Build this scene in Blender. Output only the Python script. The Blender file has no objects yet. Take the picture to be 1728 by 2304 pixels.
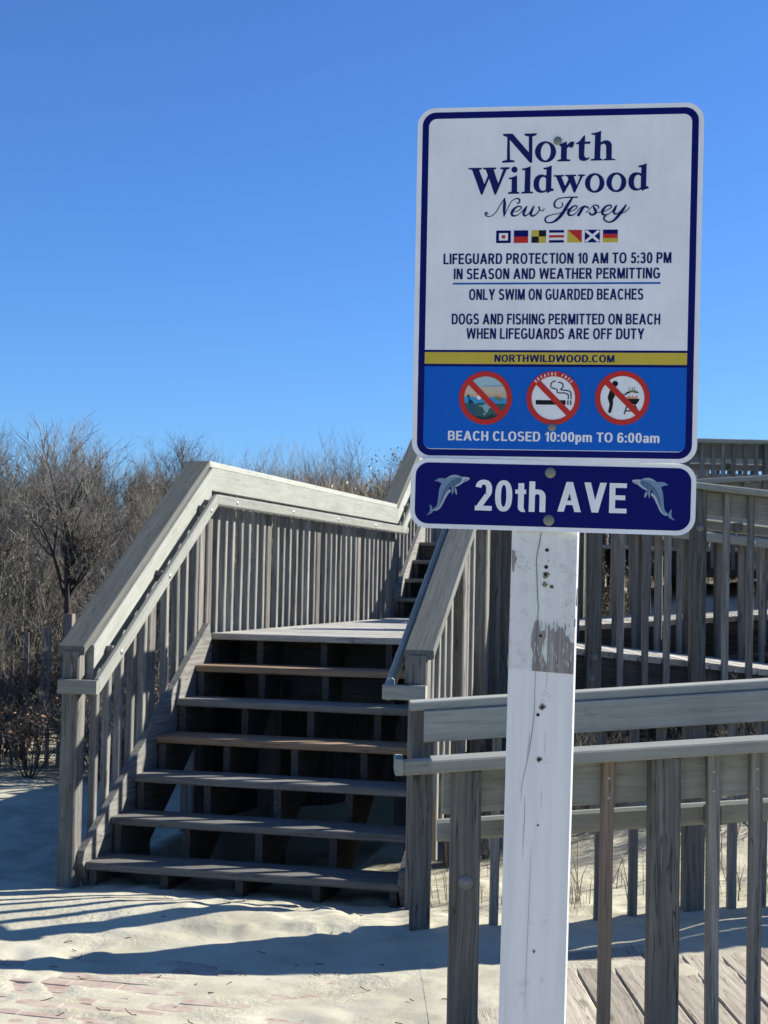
import bpy, bmesh, math, random
import numpy as np
from mathutils import Matrix, Vector

# ------------------------------------------------------------------ camera, sky, sun
scene = bpy.context.scene
COL = scene.collection
YAW, PITCH, ROLL, EYE = .2420, .0448, .020, 1.58
def cam_axes():
    c, s = math.cos, math.sin
    f = Vector((-s(YAW)*c(PITCH), c(YAW)*c(PITCH), s(PITCH)))
    r = Vector((c(YAW), s(YAW), 0)); u = r.cross(f)
    return c(ROLL)*r + s(ROLL)*u, -s(ROLL)*r + c(ROLL)*u, f
_r, _u, _f = cam_axes()
cam_data = bpy.data.cameras.new('camera'); cam = bpy.data.objects.new('camera', cam_data); COL.objects.link(cam)
cam.matrix_world = Matrix(((_r.x, _u.x, -_f.x, 0), (_r.y, _u.y, -_f.y, 0), (_r.z, _u.z, -_f.z, EYE), (0, 0, 0, 1)))
cam_data.sensor_fit = 'VERTICAL'; cam_data.sensor_height = 36; cam_data.sensor_width = 27
cam_data.lens = 3400/2304*36
cam_data.clip_start = .05; cam_data.clip_end = 3000
cam_data.dof.use_dof = True; cam_data.dof.focus_distance = 3.26; cam_data.dof.aperture_fstop = 20
scene.camera = cam

SUN_AZ, SUN_EL = math.radians(31), math.radians(30.4)      # azimuth from +X towards +Y
SUN = Vector((math.cos(SUN_AZ)*math.cos(SUN_EL), math.sin(SUN_AZ)*math.cos(SUN_EL), math.sin(SUN_EL)))
world = bpy.data.worlds.new('World'); scene.world = world; world.use_nodes = True
nt = world.node_tree; nt.nodes.clear()
sky = nt.nodes.new('ShaderNodeTexSky'); sky.sky_type = 'NISHITA'; sky.sun_disc = False
sky.sun_elevation = SUN_EL; sky.sun_rotation = math.pi/2 - SUN_AZ
sky.altitude = 0; sky.air_density = 1.0; sky.dust_density = 0.15; sky.ozone_density = 4.0
hs = nt.nodes.new('ShaderNodeHueSaturation'); hs.inputs['Saturation'].default_value = 1.0; hs.inputs['Hue'].default_value = .5
bg = nt.nodes.new('ShaderNodeBackground'); bg.inputs['Strength'].default_value = .056
wo = nt.nodes.new('ShaderNodeOutputWorld')
tint = nt.nodes.new('ShaderNodeMix'); tint.data_type = 'RGBA'; tint.blend_type = 'MULTIPLY'; tint.inputs[0].default_value = 1; tint.inputs[7].default_value = (.56, .90, 1.40, 1)
nt.links.new(sky.outputs[0], tint.inputs[6]); nt.links.new(tint.outputs[2], hs.inputs['Color']); nt.links.new(hs.outputs[0], bg.inputs[0]); nt.links.new(bg.outputs[0], wo.inputs[0])
sl = bpy.data.lights.new('sun', 'SUN'); sl.energy = 5.0; sl.angle = math.radians(.53); sl.color = (1.0, .965, .91)
so = bpy.data.objects.new('sun', sl); COL.objects.link(so); so.rotation_euler = SUN.to_track_quat('Z', 'Y').to_euler()
scene.view_settings.view_transform = 'Standard'; scene.view_settings.look = 'None'
scene.view_settings.exposure = 1.10; scene.view_settings.gamma = 1; scene.view_settings.use_curve_mapping = False
scene.render.resolution_x = 768; scene.render.resolution_y = 1024

# ------------------------------------------------------------------ helpers
RNG = random.Random(7)
def tag(o, label=None, cat=None, group=None, kind=None):
    if label: o['label'] = label
    if cat: o['category'] = cat
    if group: o['group'] = group
    if kind: o['kind'] = kind
    return o
def empty(name, loc, label=None, cat=None, group=None, kind=None, rot=None):
    o = bpy.data.objects.new(name, None); o.empty_display_size = .1; COL.objects.link(o)
    if rot is not None: o.matrix_world = Matrix.Translation(loc) @ rot.to_4x4()
    else: o.location = loc
    return tag(o, label, cat, group, kind)
def link(name, me, mat, parent=None, mw=None):
    o = bpy.data.objects.new(name, me); COL.objects.link(o)
    if mat is not None and not me.materials: me.materials.append(mat)
    M = mw if mw is not None else Matrix.Identity(4)
    if parent is not None:
        o.parent = parent
        top = parent
        T = Matrix.Identity(4)
        chain = []
        while top is not None: chain.append(top); top = top.parent
        for c in reversed(chain): T = T @ c.matrix_basis
        o.matrix_basis = T.inverted() @ M
    else: o.matrix_basis = M
    return o
def local(name, me, mat, parent, off=(0, 0, 0)):      # a child given in its parent's own coordinates
    o = bpy.data.objects.new(name, me); COL.objects.link(o)
    if mat is not None and not me.materials: me.materials.append(mat)
    o.parent = parent; o.location = off
    return o
def pydata(name, v, f, smooth=False):
    me = bpy.data.meshes.new(name); me.from_pydata([tuple(p) for p in v], [], f); me.update()
    if smooth: me.polygons.foreach_set('use_smooth', [True]*len(me.polygons))
    return me
def beam_mesh(name, L, w, t, tan0=0., bev=.004, wob=0., seed=0):
    b = min(bev, w*.3, t*.3); y, z = w/2, t/2
    sec = [(-y+b, -z), (y-b, -z), (y, -z+b), (y, z-b), (y-b, z), (-y+b, z), (-y, z-b), (-y, -z+b)]
    xs = [-L/2, L/2]; rg = random.Random(seed)
    if wob: xs = [-L/2 + L*i/4 for i in range(5)]
    V = []; F = []
    for i, x in enumerate(xs):
        dy = rg.uniform(-wob, wob) if wob and 0 < i < len(xs)-1 else 0; dz = rg.uniform(-wob, wob) if wob and 0 < i < len(xs)-1 else 0
        for (a, c) in sec: V.append((x + c*tan0, a+dy, c+dz))
    n = len(xs)
    for i in range(n-1):
        for k in range(8):
            F.append((i*8+k, (i+1)*8+k, (i+1)*8+(k+1) % 8, i*8+(k+1) % 8))
    F.append(tuple(range(7, -1, -1))[::-1][::-1]); F.append(tuple((n-1)*8+k for k in range(8)))
    me = pydata(name, V, F)
    bm = bmesh.new(); bm.from_mesh(me); bmesh.ops.recalc_face_normals(bm, faces=bm.faces); bm.to_mesh(me); bm.free()
    return me
_cnt = [0]
def beam(name, parent, P0, P1, w, t, mat, up=(0, 0, 1), plumb=False, bev=.004, wob=0.):
    P0, P1 = Vector(P0), Vector(P1); X = (P1-P0); L = X.length; X.normalize()
    Z = Vector(up); Z = (Z - X*Z.dot(X)).normalized(); Y = Z.cross(X)
    tan0 = 0.
    if plumb:
        hz = math.sqrt(max(1e-9, 1-X.z*X.z)); tan0 = X.z/hz if abs(Z.z) > .3 else 0.
        if abs(Z.z) <= .3: tan0 = 0.
    _cnt[0] += 1
    me = beam_mesh(name, L, w, t, tan0, bev, wob, _cnt[0])
    if plumb and abs(Z.z) <= .3:                      # plank standing on edge: width is the sloped direction
        hz = math.sqrt(max(1e-9, 1-X.z*X.z)); tn = X.z/hz*(1 if Y.z > 0 else -1)
        for v in me.vertices: v.co.x += v.co.y*tn
    m = (P0+P1)/2
    M = Matrix(((X.x, Y.x, Z.x, m.x), (X.y, Y.y, Z.y, m.y), (X.z, Y.z, Z.z, m.z), (0, 0, 0, 1)))
    return link(name, me, mat, parent, M)
def prism(name, parent, poly, axisA, axisB, origin, thick, mat, bev=.003):
    """poly in (a,b) -> origin + a*axisA + b*axisB, extruded by thick along A x B"""
    A, B = Vector(axisA), Vector(axisB); N = A.cross(B).normalized()
    bm = bmesh.new()
    v0 = [bm.verts.new((a, b, -thick/2)) for a, b in poly]; v1 = [bm.verts.new((a, b, thick/2)) for a, b in poly]
    n = len(poly)
    bm.faces.new(v0[::-1]); bm.faces.new(v1)
    for i in range(n): bm.faces.new((v0[i], v0[(i+1) % n], v1[(i+1) % n], v1[i]))
    bmesh.ops.recalc_face_normals(bm, faces=bm.faces); bmesh.ops.triangulate(bm, faces=[f for f in bm.faces if len(f.verts) > 4])
    me = bpy.data.meshes.new(name); bm.to_mesh(me); bm.free(); o = Vector(origin)
    M = Matrix(((A.x, B.x, N.x, o.x), (A.y, B.y, N.y, o.y), (A.z, B.z, N.z, o.z), (0, 0, 0, 1)))
    return link(name, me, mat, parent, M)
def dome_mesh(name, R, h, n=12, washer=0.):
    V = []; F = []
    rings = ([(R*washer, 0), (R*washer, h*.25)] if washer else [(R, 0)]) + [(R, h*.25), (R*.85, h*.7), (R*.5, h*.95)]
    for r, z in rings:
        for k in range(n): a = 2*math.pi*k/n; V.append((r*math.cos(a), r*math.sin(a), z))
    for i in range(len(rings)-1):
        for k in range(n): F.append((i*n+k, i*n+(k+1) % n, (i+1)*n+(k+1) % n, (i+1)*n+k))
    F.append(tuple((len(rings)-1)*n+k for k in range(n)))
    return pydata(name, V, F, True)
def place_on(name, parent, me, mat, P, N):
    N = Vector(N).normalized(); X = Vector((0, 0, 1)).cross(N)
    if X.length < .01: X = Vector((1, 0, 0))
    X.normalize(); Y = N.cross(X); P = Vector(P)
    M = Matrix(((X.x, Y.x, N.x, P.x), (X.y, Y.y, N.y, P.y), (X.z, Y.z, N.z, P.z), (0, 0, 0, 1)))
    return link(name, me, mat, parent, M)

# ------------------------------------------------------------------ materials
def new_mat(name):
    m = bpy.data.materials.new(name); m.use_nodes = True; t = m.node_tree; t.nodes.clear()
    out = t.nodes.new('ShaderNodeOutputMaterial'); b = t.nodes.new('ShaderNodeBsdfPrincipled')
    t.links.new(b.outputs[0], out.inputs[0])
    return m, t, b
def N(t, typ, **kw):
    n = t.nodes.new(typ)
    for k, v in kw.items():
        if k in n.inputs: n.inputs[k].default_value = v
        else: setattr(n, k, v)
    return n
def ramp(t, fac, stops):
    n = t.nodes.new('ShaderNodeValToRGB'); e = n.color_ramp.elements
    while len(e) < len(stops): e.new(.5)
    for i, (p, c) in enumerate(stops):
        e[i].position = p; e[i].color = c if len(c) == 4 else (*c, 1)
    t.links.new(fac, n.inputs[0]); return n
def mix(t, fac, a, b, mode='MIX'):
    n = t.nodes.new('ShaderNodeMix'); n.data_type = 'RGBA'; n.blend_type = mode
    for s, v in ((0, fac), (6, a), (7, b)):
        if hasattr(v, 'default_value') or hasattr(v, 'links'): t.links.new(v, n.inputs[s])
        elif s == 0: n.inputs[0].default_value = v
        else: n.inputs[s].default_value = (*v, 1) if len(v) == 3 else v
    return n.outputs[2]
def plain(name, col, rough=.5, metal=0., spec=.5, var=0.):
    m, t, b = new_mat(name); b.inputs['Base Color'].default_value = (*col, 1)
    b.inputs['Roughness'].default_value = rough; b.inputs['Metallic'].default_value = metal
    b.inputs['Specular IOR Level'].default_value = spec
    if var:
        tc = N(t, 'ShaderNodeTexCoord'); no = N(t, 'ShaderNodeTexNoise', Scale=14., Detail=5., Roughness=.65)
        t.links.new(tc.outputs['Object'], no.inputs['Vector'])
        r = ramp(t, no.outputs['Fac'], [(.25, [c*(1-var) for c in col]), (.75, [min(1, c*(1+var)) for c in col])])
        t.links.new(r.outputs[0], b.inputs['Base Color'])
    return m
def wood(name, light, dark, crack=.5, stain=(.2, .2, .18), stain_amt=.3, rough=.85, grain=1., bump=.35, knots=.5):
    m, t, b = new_mat(name)
    tc = N(t, 'ShaderNodeTexCoord'); oi = N(t, 'ShaderNodeObjectInfo')
    off = N(t, 'ShaderNodeVectorMath', operation='SCALE'); off.inputs[0].default_value = (37.1, 11.3, 23.7); t.links.new(oi.outputs['Random'], off.inputs['Scale'])
    add = N(t, 'ShaderNodeVectorMath', operation='ADD'); t.links.new(tc.outputs['Object'], add.inputs[0]); t.links.new(off.outputs[0], add.inputs[1])
    # gentle waviness so the grain is not ruler straight
    wv = N(t, 'ShaderNodeTexNoise', Scale=2.2, Detail=2.); t.links.new(add.outputs[0], wv.inputs['Vector'])
    ws = N(t, 'ShaderNodeVectorMath', operation='SCALE'); ws.inputs['Scale'].default_value = .03
    t.links.new(wv.outputs['Color'], ws.inputs[0])
    ad2 = N(t, 'ShaderNodeVectorMath', operation='ADD'); t.links.new(add.outputs[0], ad2.inputs[0]); t.links.new(ws.outputs[0], ad2.inputs[1])
    mp = N(t, 'ShaderNodeMapping'); mp.inputs['Scale'].default_value = (2.2, 60*grain, 60*grain); t.links.new(ad2.outputs[0], mp.inputs['Vector'])
    g = N(t, 'ShaderNodeTexNoise', Scale=1., Detail=6., Roughness=.62); t.links.new(mp.outputs[0], g.inputs['Vector'])
    r = ramp(t, g.outputs['Fac'], [(.30, dark), (.5, [(a+c)/2 for a, c in zip(light, dark)]), (.66, light)])
    # large soft weather stains
    st = N(t, 'ShaderNodeTexNoise', Scale=5., Detail=6., Roughness=.7); t.links.new(add.outputs[0], st.inputs['Vector'])
    sr = ramp(t, st.outputs['Fac'], [(.42, (0, 0, 0)), (.72, (stain_amt,)*3)])
    c1 = mix(t, sr.outputs[0], r.outputs[0], stain)
    # long narrow cracks
    mc = N(t, 'ShaderNodeMapping'); mc.inputs['Scale'].default_value = (1.1, 34*grain, 34*grain); t.links.new(ad2.outputs[0], mc.inputs['Vector'])
    ck = N(t, 'ShaderNodeTexNoise', Scale=1., Detail=3., Roughness=.5); t.links.new(mc.outputs[0], ck.inputs['Vector'])
    cr = ramp(t, ck.outputs['Fac'], [(.0, (1, 1, 1)), (.485, (1, 1, 1)), (.5, (1-crack,)*3), (.515, (1, 1, 1))])
    c2 = mix(t, 1., c1, cr.outputs[0], 'MULTIPLY')
    # knots
    mk = N(t, 'ShaderNodeMapping'); mk.inputs['Scale'].default_value = (2.4, 9, 9); t.links.new(ad2.outputs[0], mk.inputs['Vector'])
    vo = N(t, 'ShaderNodeTexVoronoi', Scale=1.); t.links.new(mk.outputs[0], vo.inputs['Vector'])
    kr = ramp(t, vo.outputs['Distance'], [(.0, (1-knots,)*3), (.09, (1-knots*.8,)*3), (.15, (1, 1, 1))])
    c3 = mix(t, 1., c2, kr.outputs[0], 'MULTIPLY')
    # board to board variation
    hv = N(t, 'ShaderNodeHueSaturation'); mr = N(t, 'ShaderNodeMapRange'); mr.inputs['To Min'].default_value = .72; mr.inputs['To Max'].default_value = 1.22
    t.links.new(oi.outputs['Random'], mr.inputs['Value']); t.links.new(mr.outputs[0], hv.inputs['Value']); t.links.new(c3, hv.inputs['Color'])
    t.links.new(hv.outputs[0], b.inputs['Base Color'])
    b.inputs['Roughness'].default_value = rough; b.inputs['Specular IOR Level'].default_value = .25
    bp = N(t, 'ShaderNodeBump', Strength=bump, Distance=.004); mm = N(t, 'ShaderNodeMath', operation='MULTIPLY')
    t.links.new(g.outputs['Fac'], mm.inputs[0]); t.links.new(cr.outputs[0], mm.inputs[1])
    t.links.new(mm.outputs[0], bp.inputs['Height']); t.links.new(bp.outputs[0], b.inputs['Normal'])
    return m
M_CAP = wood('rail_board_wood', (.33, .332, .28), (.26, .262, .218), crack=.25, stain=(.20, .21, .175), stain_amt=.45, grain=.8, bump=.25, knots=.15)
M_CAPD = wood('shaded_cap_wood', (.155, .158, .138), (.10, .102, .088), crack=.35, stain=(.13, .135, .10), stain_amt=.5, grain=.8, bump=.4, knots=.2)  # sloped caps: their grazing-light shade is put into a darker wood colour
M_POST = wood('post_wood', (.215, .204, .172), (.088, .083, .07), crack=.75, stain=(.12, .11, .10), stain_amt=.5, bump=.5, knots=.6)
M_BAL = wood('baluster_wood', (.275, .266, .230), (.112, .107, .092), crack=.6, stain=(.16, .145, .13), stain_amt=.5, bump=.45)
M_BALNEW = wood('newer_baluster_wood', (.30, .225, .165), (.17, .125, .09), crack=.5, stain=(.2, .15, .12), stain_amt=.4)
M_TREAD = wood('tread_wood', (.25, .24, .205), (.115, .11, .094), crack=.6, stain=(.13, .12, .11), stain_amt=.5, bump=.5)
M_TREADNEW = wood('newer_tread_wood', (.34, .235, .14), (.22, .14, .08), crack=.5, stain=(.2, .16, .13), stain_amt=.5)
M_DECK = wood('deck_wood', (.54, .515, .44), (.34, .32, .27), crack=.7, stain=(.2, .18, .16), stain_amt=.45, bump=.5)
M_DECKW = wood('warm_ramp_plank', (.55, .48, .36), (.33, .28, .205), crack=.6, stain=(.25, .22, .18), stain_amt=.35, bump=.5)
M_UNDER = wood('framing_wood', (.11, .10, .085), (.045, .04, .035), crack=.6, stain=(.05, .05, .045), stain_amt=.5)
M_BOLT = plain('galvanised_bolt', (.20, .20, .18), .55, .35, var=.35)
M_BOLTW = plain('bright_bolt', (.62, .62, .60), .35, .8, var=.15)
M_SCREW = plain('screw_head', (.36, .33, .30), .5, .5)
M_FENCE = wood('fence_slat_wood', (.20, .17, .15), (.10, .085, .075), crack=.5)
M_WIRE = plain('fence_wire', (.12, .10, .09), .6, .5)

# ------------------------------------------------------------------ noise and terrain
_rs = np.random.RandomState(11)
_tab = _rs.rand(256, 256)
def vnoise(x, y):
    xi = np.floor(x).astype(int); yi = np.floor(y).astype(int); fx = x-xi; fy = y-yi
    fx = fx*fx*(3-2*fx); fy = fy*fy*(3-2*fy)
    a = _tab[xi & 255, yi & 255]; b = _tab[(xi+1) & 255, yi & 255]; c = _tab[xi & 255, (yi+1) & 255]; d = _tab[(xi+1) & 255, (yi+1) & 255]
    return (a*(1-fx)+b*fx)*(1-fy)+(c*(1-fx)+d*fx)*fy-.5
def fbm(x, y, o=4, g=.5):
    s = 0; a = 1
    for k in range(o): s = s + a*vnoise(x*2**k+17.3*k, y*2**k+5.1*k); a *= g
    return s
def sm(x): x = np.clip(x, 0, 1); return x*x*(3-2*x)
RD = Vector((.966, .2585, 0)); RN = Vector((-.2585, .966, 0))       # along the ramps, and away from the street
def deck1(r): return .018 + .080*np.asarray(r)
RB = .30                                     # where the planks of the entrance ramp begin
def drift_core(r, q):
    r = np.maximum(r, -.1)
    return .014+.080*np.maximum(r, .02) + .030*sm((q-6.05)/.45) + .001 + .030*fbm(r*2.6+3, q*2.6, 4, .6) - .010*sm((r-.3)/.8)*sm((6.1-q)/.5)
def ground(u, v):
    u = np.asarray(u, float); v = np.asarray(v, float)
    r = .966*u+.2585*v; n = -.2585*u+.966*v
    v0 = 9.0 + 2.6*sm((-2.6-u)/2.2)
    dune = (2.05+.38*sm((-2.5-u)/1.5))*sm((v-v0)/8.5)
    dune = dune*(1+.10*fbm(u*.35, v*.35, 3)) + .10*sm((v-v0)/3)*fbm(u*.9, v*.9, 3)
    near = .055*sm((n-6.1)/.8) + .045*np.clip(r, 0, 3)*sm((n-6.5)/.3)
    near = near + .05*np.exp(-((v-6.45)/.22)**2)*np.exp(-((u+2.3)/.9)**2)
    near = near + .25*sm((n-7.0)/2.2)*sm((u+1.9)/1.2)
    near = near + .10*sm((v-7.3)/2.5)*sm((u+3.0)/.6)
    dune = np.where(u > -2.5, dune*(1-.42*sm((u+2.4)/1.2)), dune)
    near = near - .30*sm((v-7.25)/.5)*sm((9.8-v)/.3)*sm((u+3.25)/.15)*sm((-1.95-u)/.4)  # hollow below the lower stairs, added to deepen the shade on the sand
    near = near + np.where(r < .03, 0*sm((r+1.7)/1.6)*sm((n-5.4)/.6)*sm((7.2-n)/.4), 0)
    paved = sm((6.55-v)/.3)*sm((.45-r)/.2)
    rough = .026*fbm(u*2.1, v*2.1, 3, .5) + .022*fbm(u*8, v*8, 3, .6) - .03*np.clip(fbm(u*3.1+40, v*3.1, 2)-.22, 0, 1)
    rough = rough*(1-.45*sm((6.9-v)/.3)*sm((-1.2-u)/.6))
    rough = rough*(1-.72*paved) + paved*(.013*fbm(u*2.4, v*11, 3, .55)+.006*fbm(u*7+2, v*7, 2))
    crust = np.clip(fbm(u*10+3, v*10, 3, .6)+.05, 0, 1)*sm((fbm(u*1.7+8, v*1.7, 2)+.12)/.2)
    rough = rough + (.045-.025*sm((-2.3-u)/.6))*crust*sm((v-5.95)/.25)*sm((6.85-v)/.2)*sm((u+3.3)/.5)*sm((-1.3-u)/.4)
    rough = rough*(1-.62*sm((-2.3-u)/.5)*sm((6.95-v)/.2)*sm((u+4.6)/.4))
    lump = np.clip(fbm(u*4.3+9, v*4.3, 2), .12, 1)-.12
    rough = rough + .08*lump*sm((v-6.0)/.3)*sm((7.0-v)/.3)*sm((u+2.6)/.4)
    h = near + rough + dune + .0050*paved
    inr = (n < 6.62) & (n > 4.3); w = sm((r+.75)/1.0)
    h = np.where(inr, h*(1-w)+w*(drift_core(np.minimum(r, 9.), n)-.13*sm((r-RB-.06)/.22)), h)
    h = np.where((r > RB+.28) & inr, np.minimum(h, -.05), h)
    far = sm((np.hypot(u, v-10)-45)/60)
    return h*(1-far) + far*1.2
_ft = np.random.RandomState(23)
FEET = [(-3.4+2.9*_ft.rand(), 5.0+1.75*_ft.rand(), _ft.rand()*3.14) for _ in range(26)]
_g0 = ground
def ground(u, v):
    h = _g0(u, v); u = np.asarray(u, float); v = np.asarray(v, float); r = .966*u+.2585*v
    for (a, b, t) in FEET:
        if .966*a+.2585*b > -.12: continue
        du, dv = u-a, v-b; x = (du*math.cos(t)+dv*math.sin(t))/.135; y = (-du*math.sin(t)+dv*math.cos(t))/.055; d = x*x+y*y
        h = h - .009*np.exp(-d*1.2) + .004*np.exp(-(np.sqrt(d)-1.35)**2*5)
    return h
def gz(u, v): return float(ground(np.array([u]), np.array([v]))[0])
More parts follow.
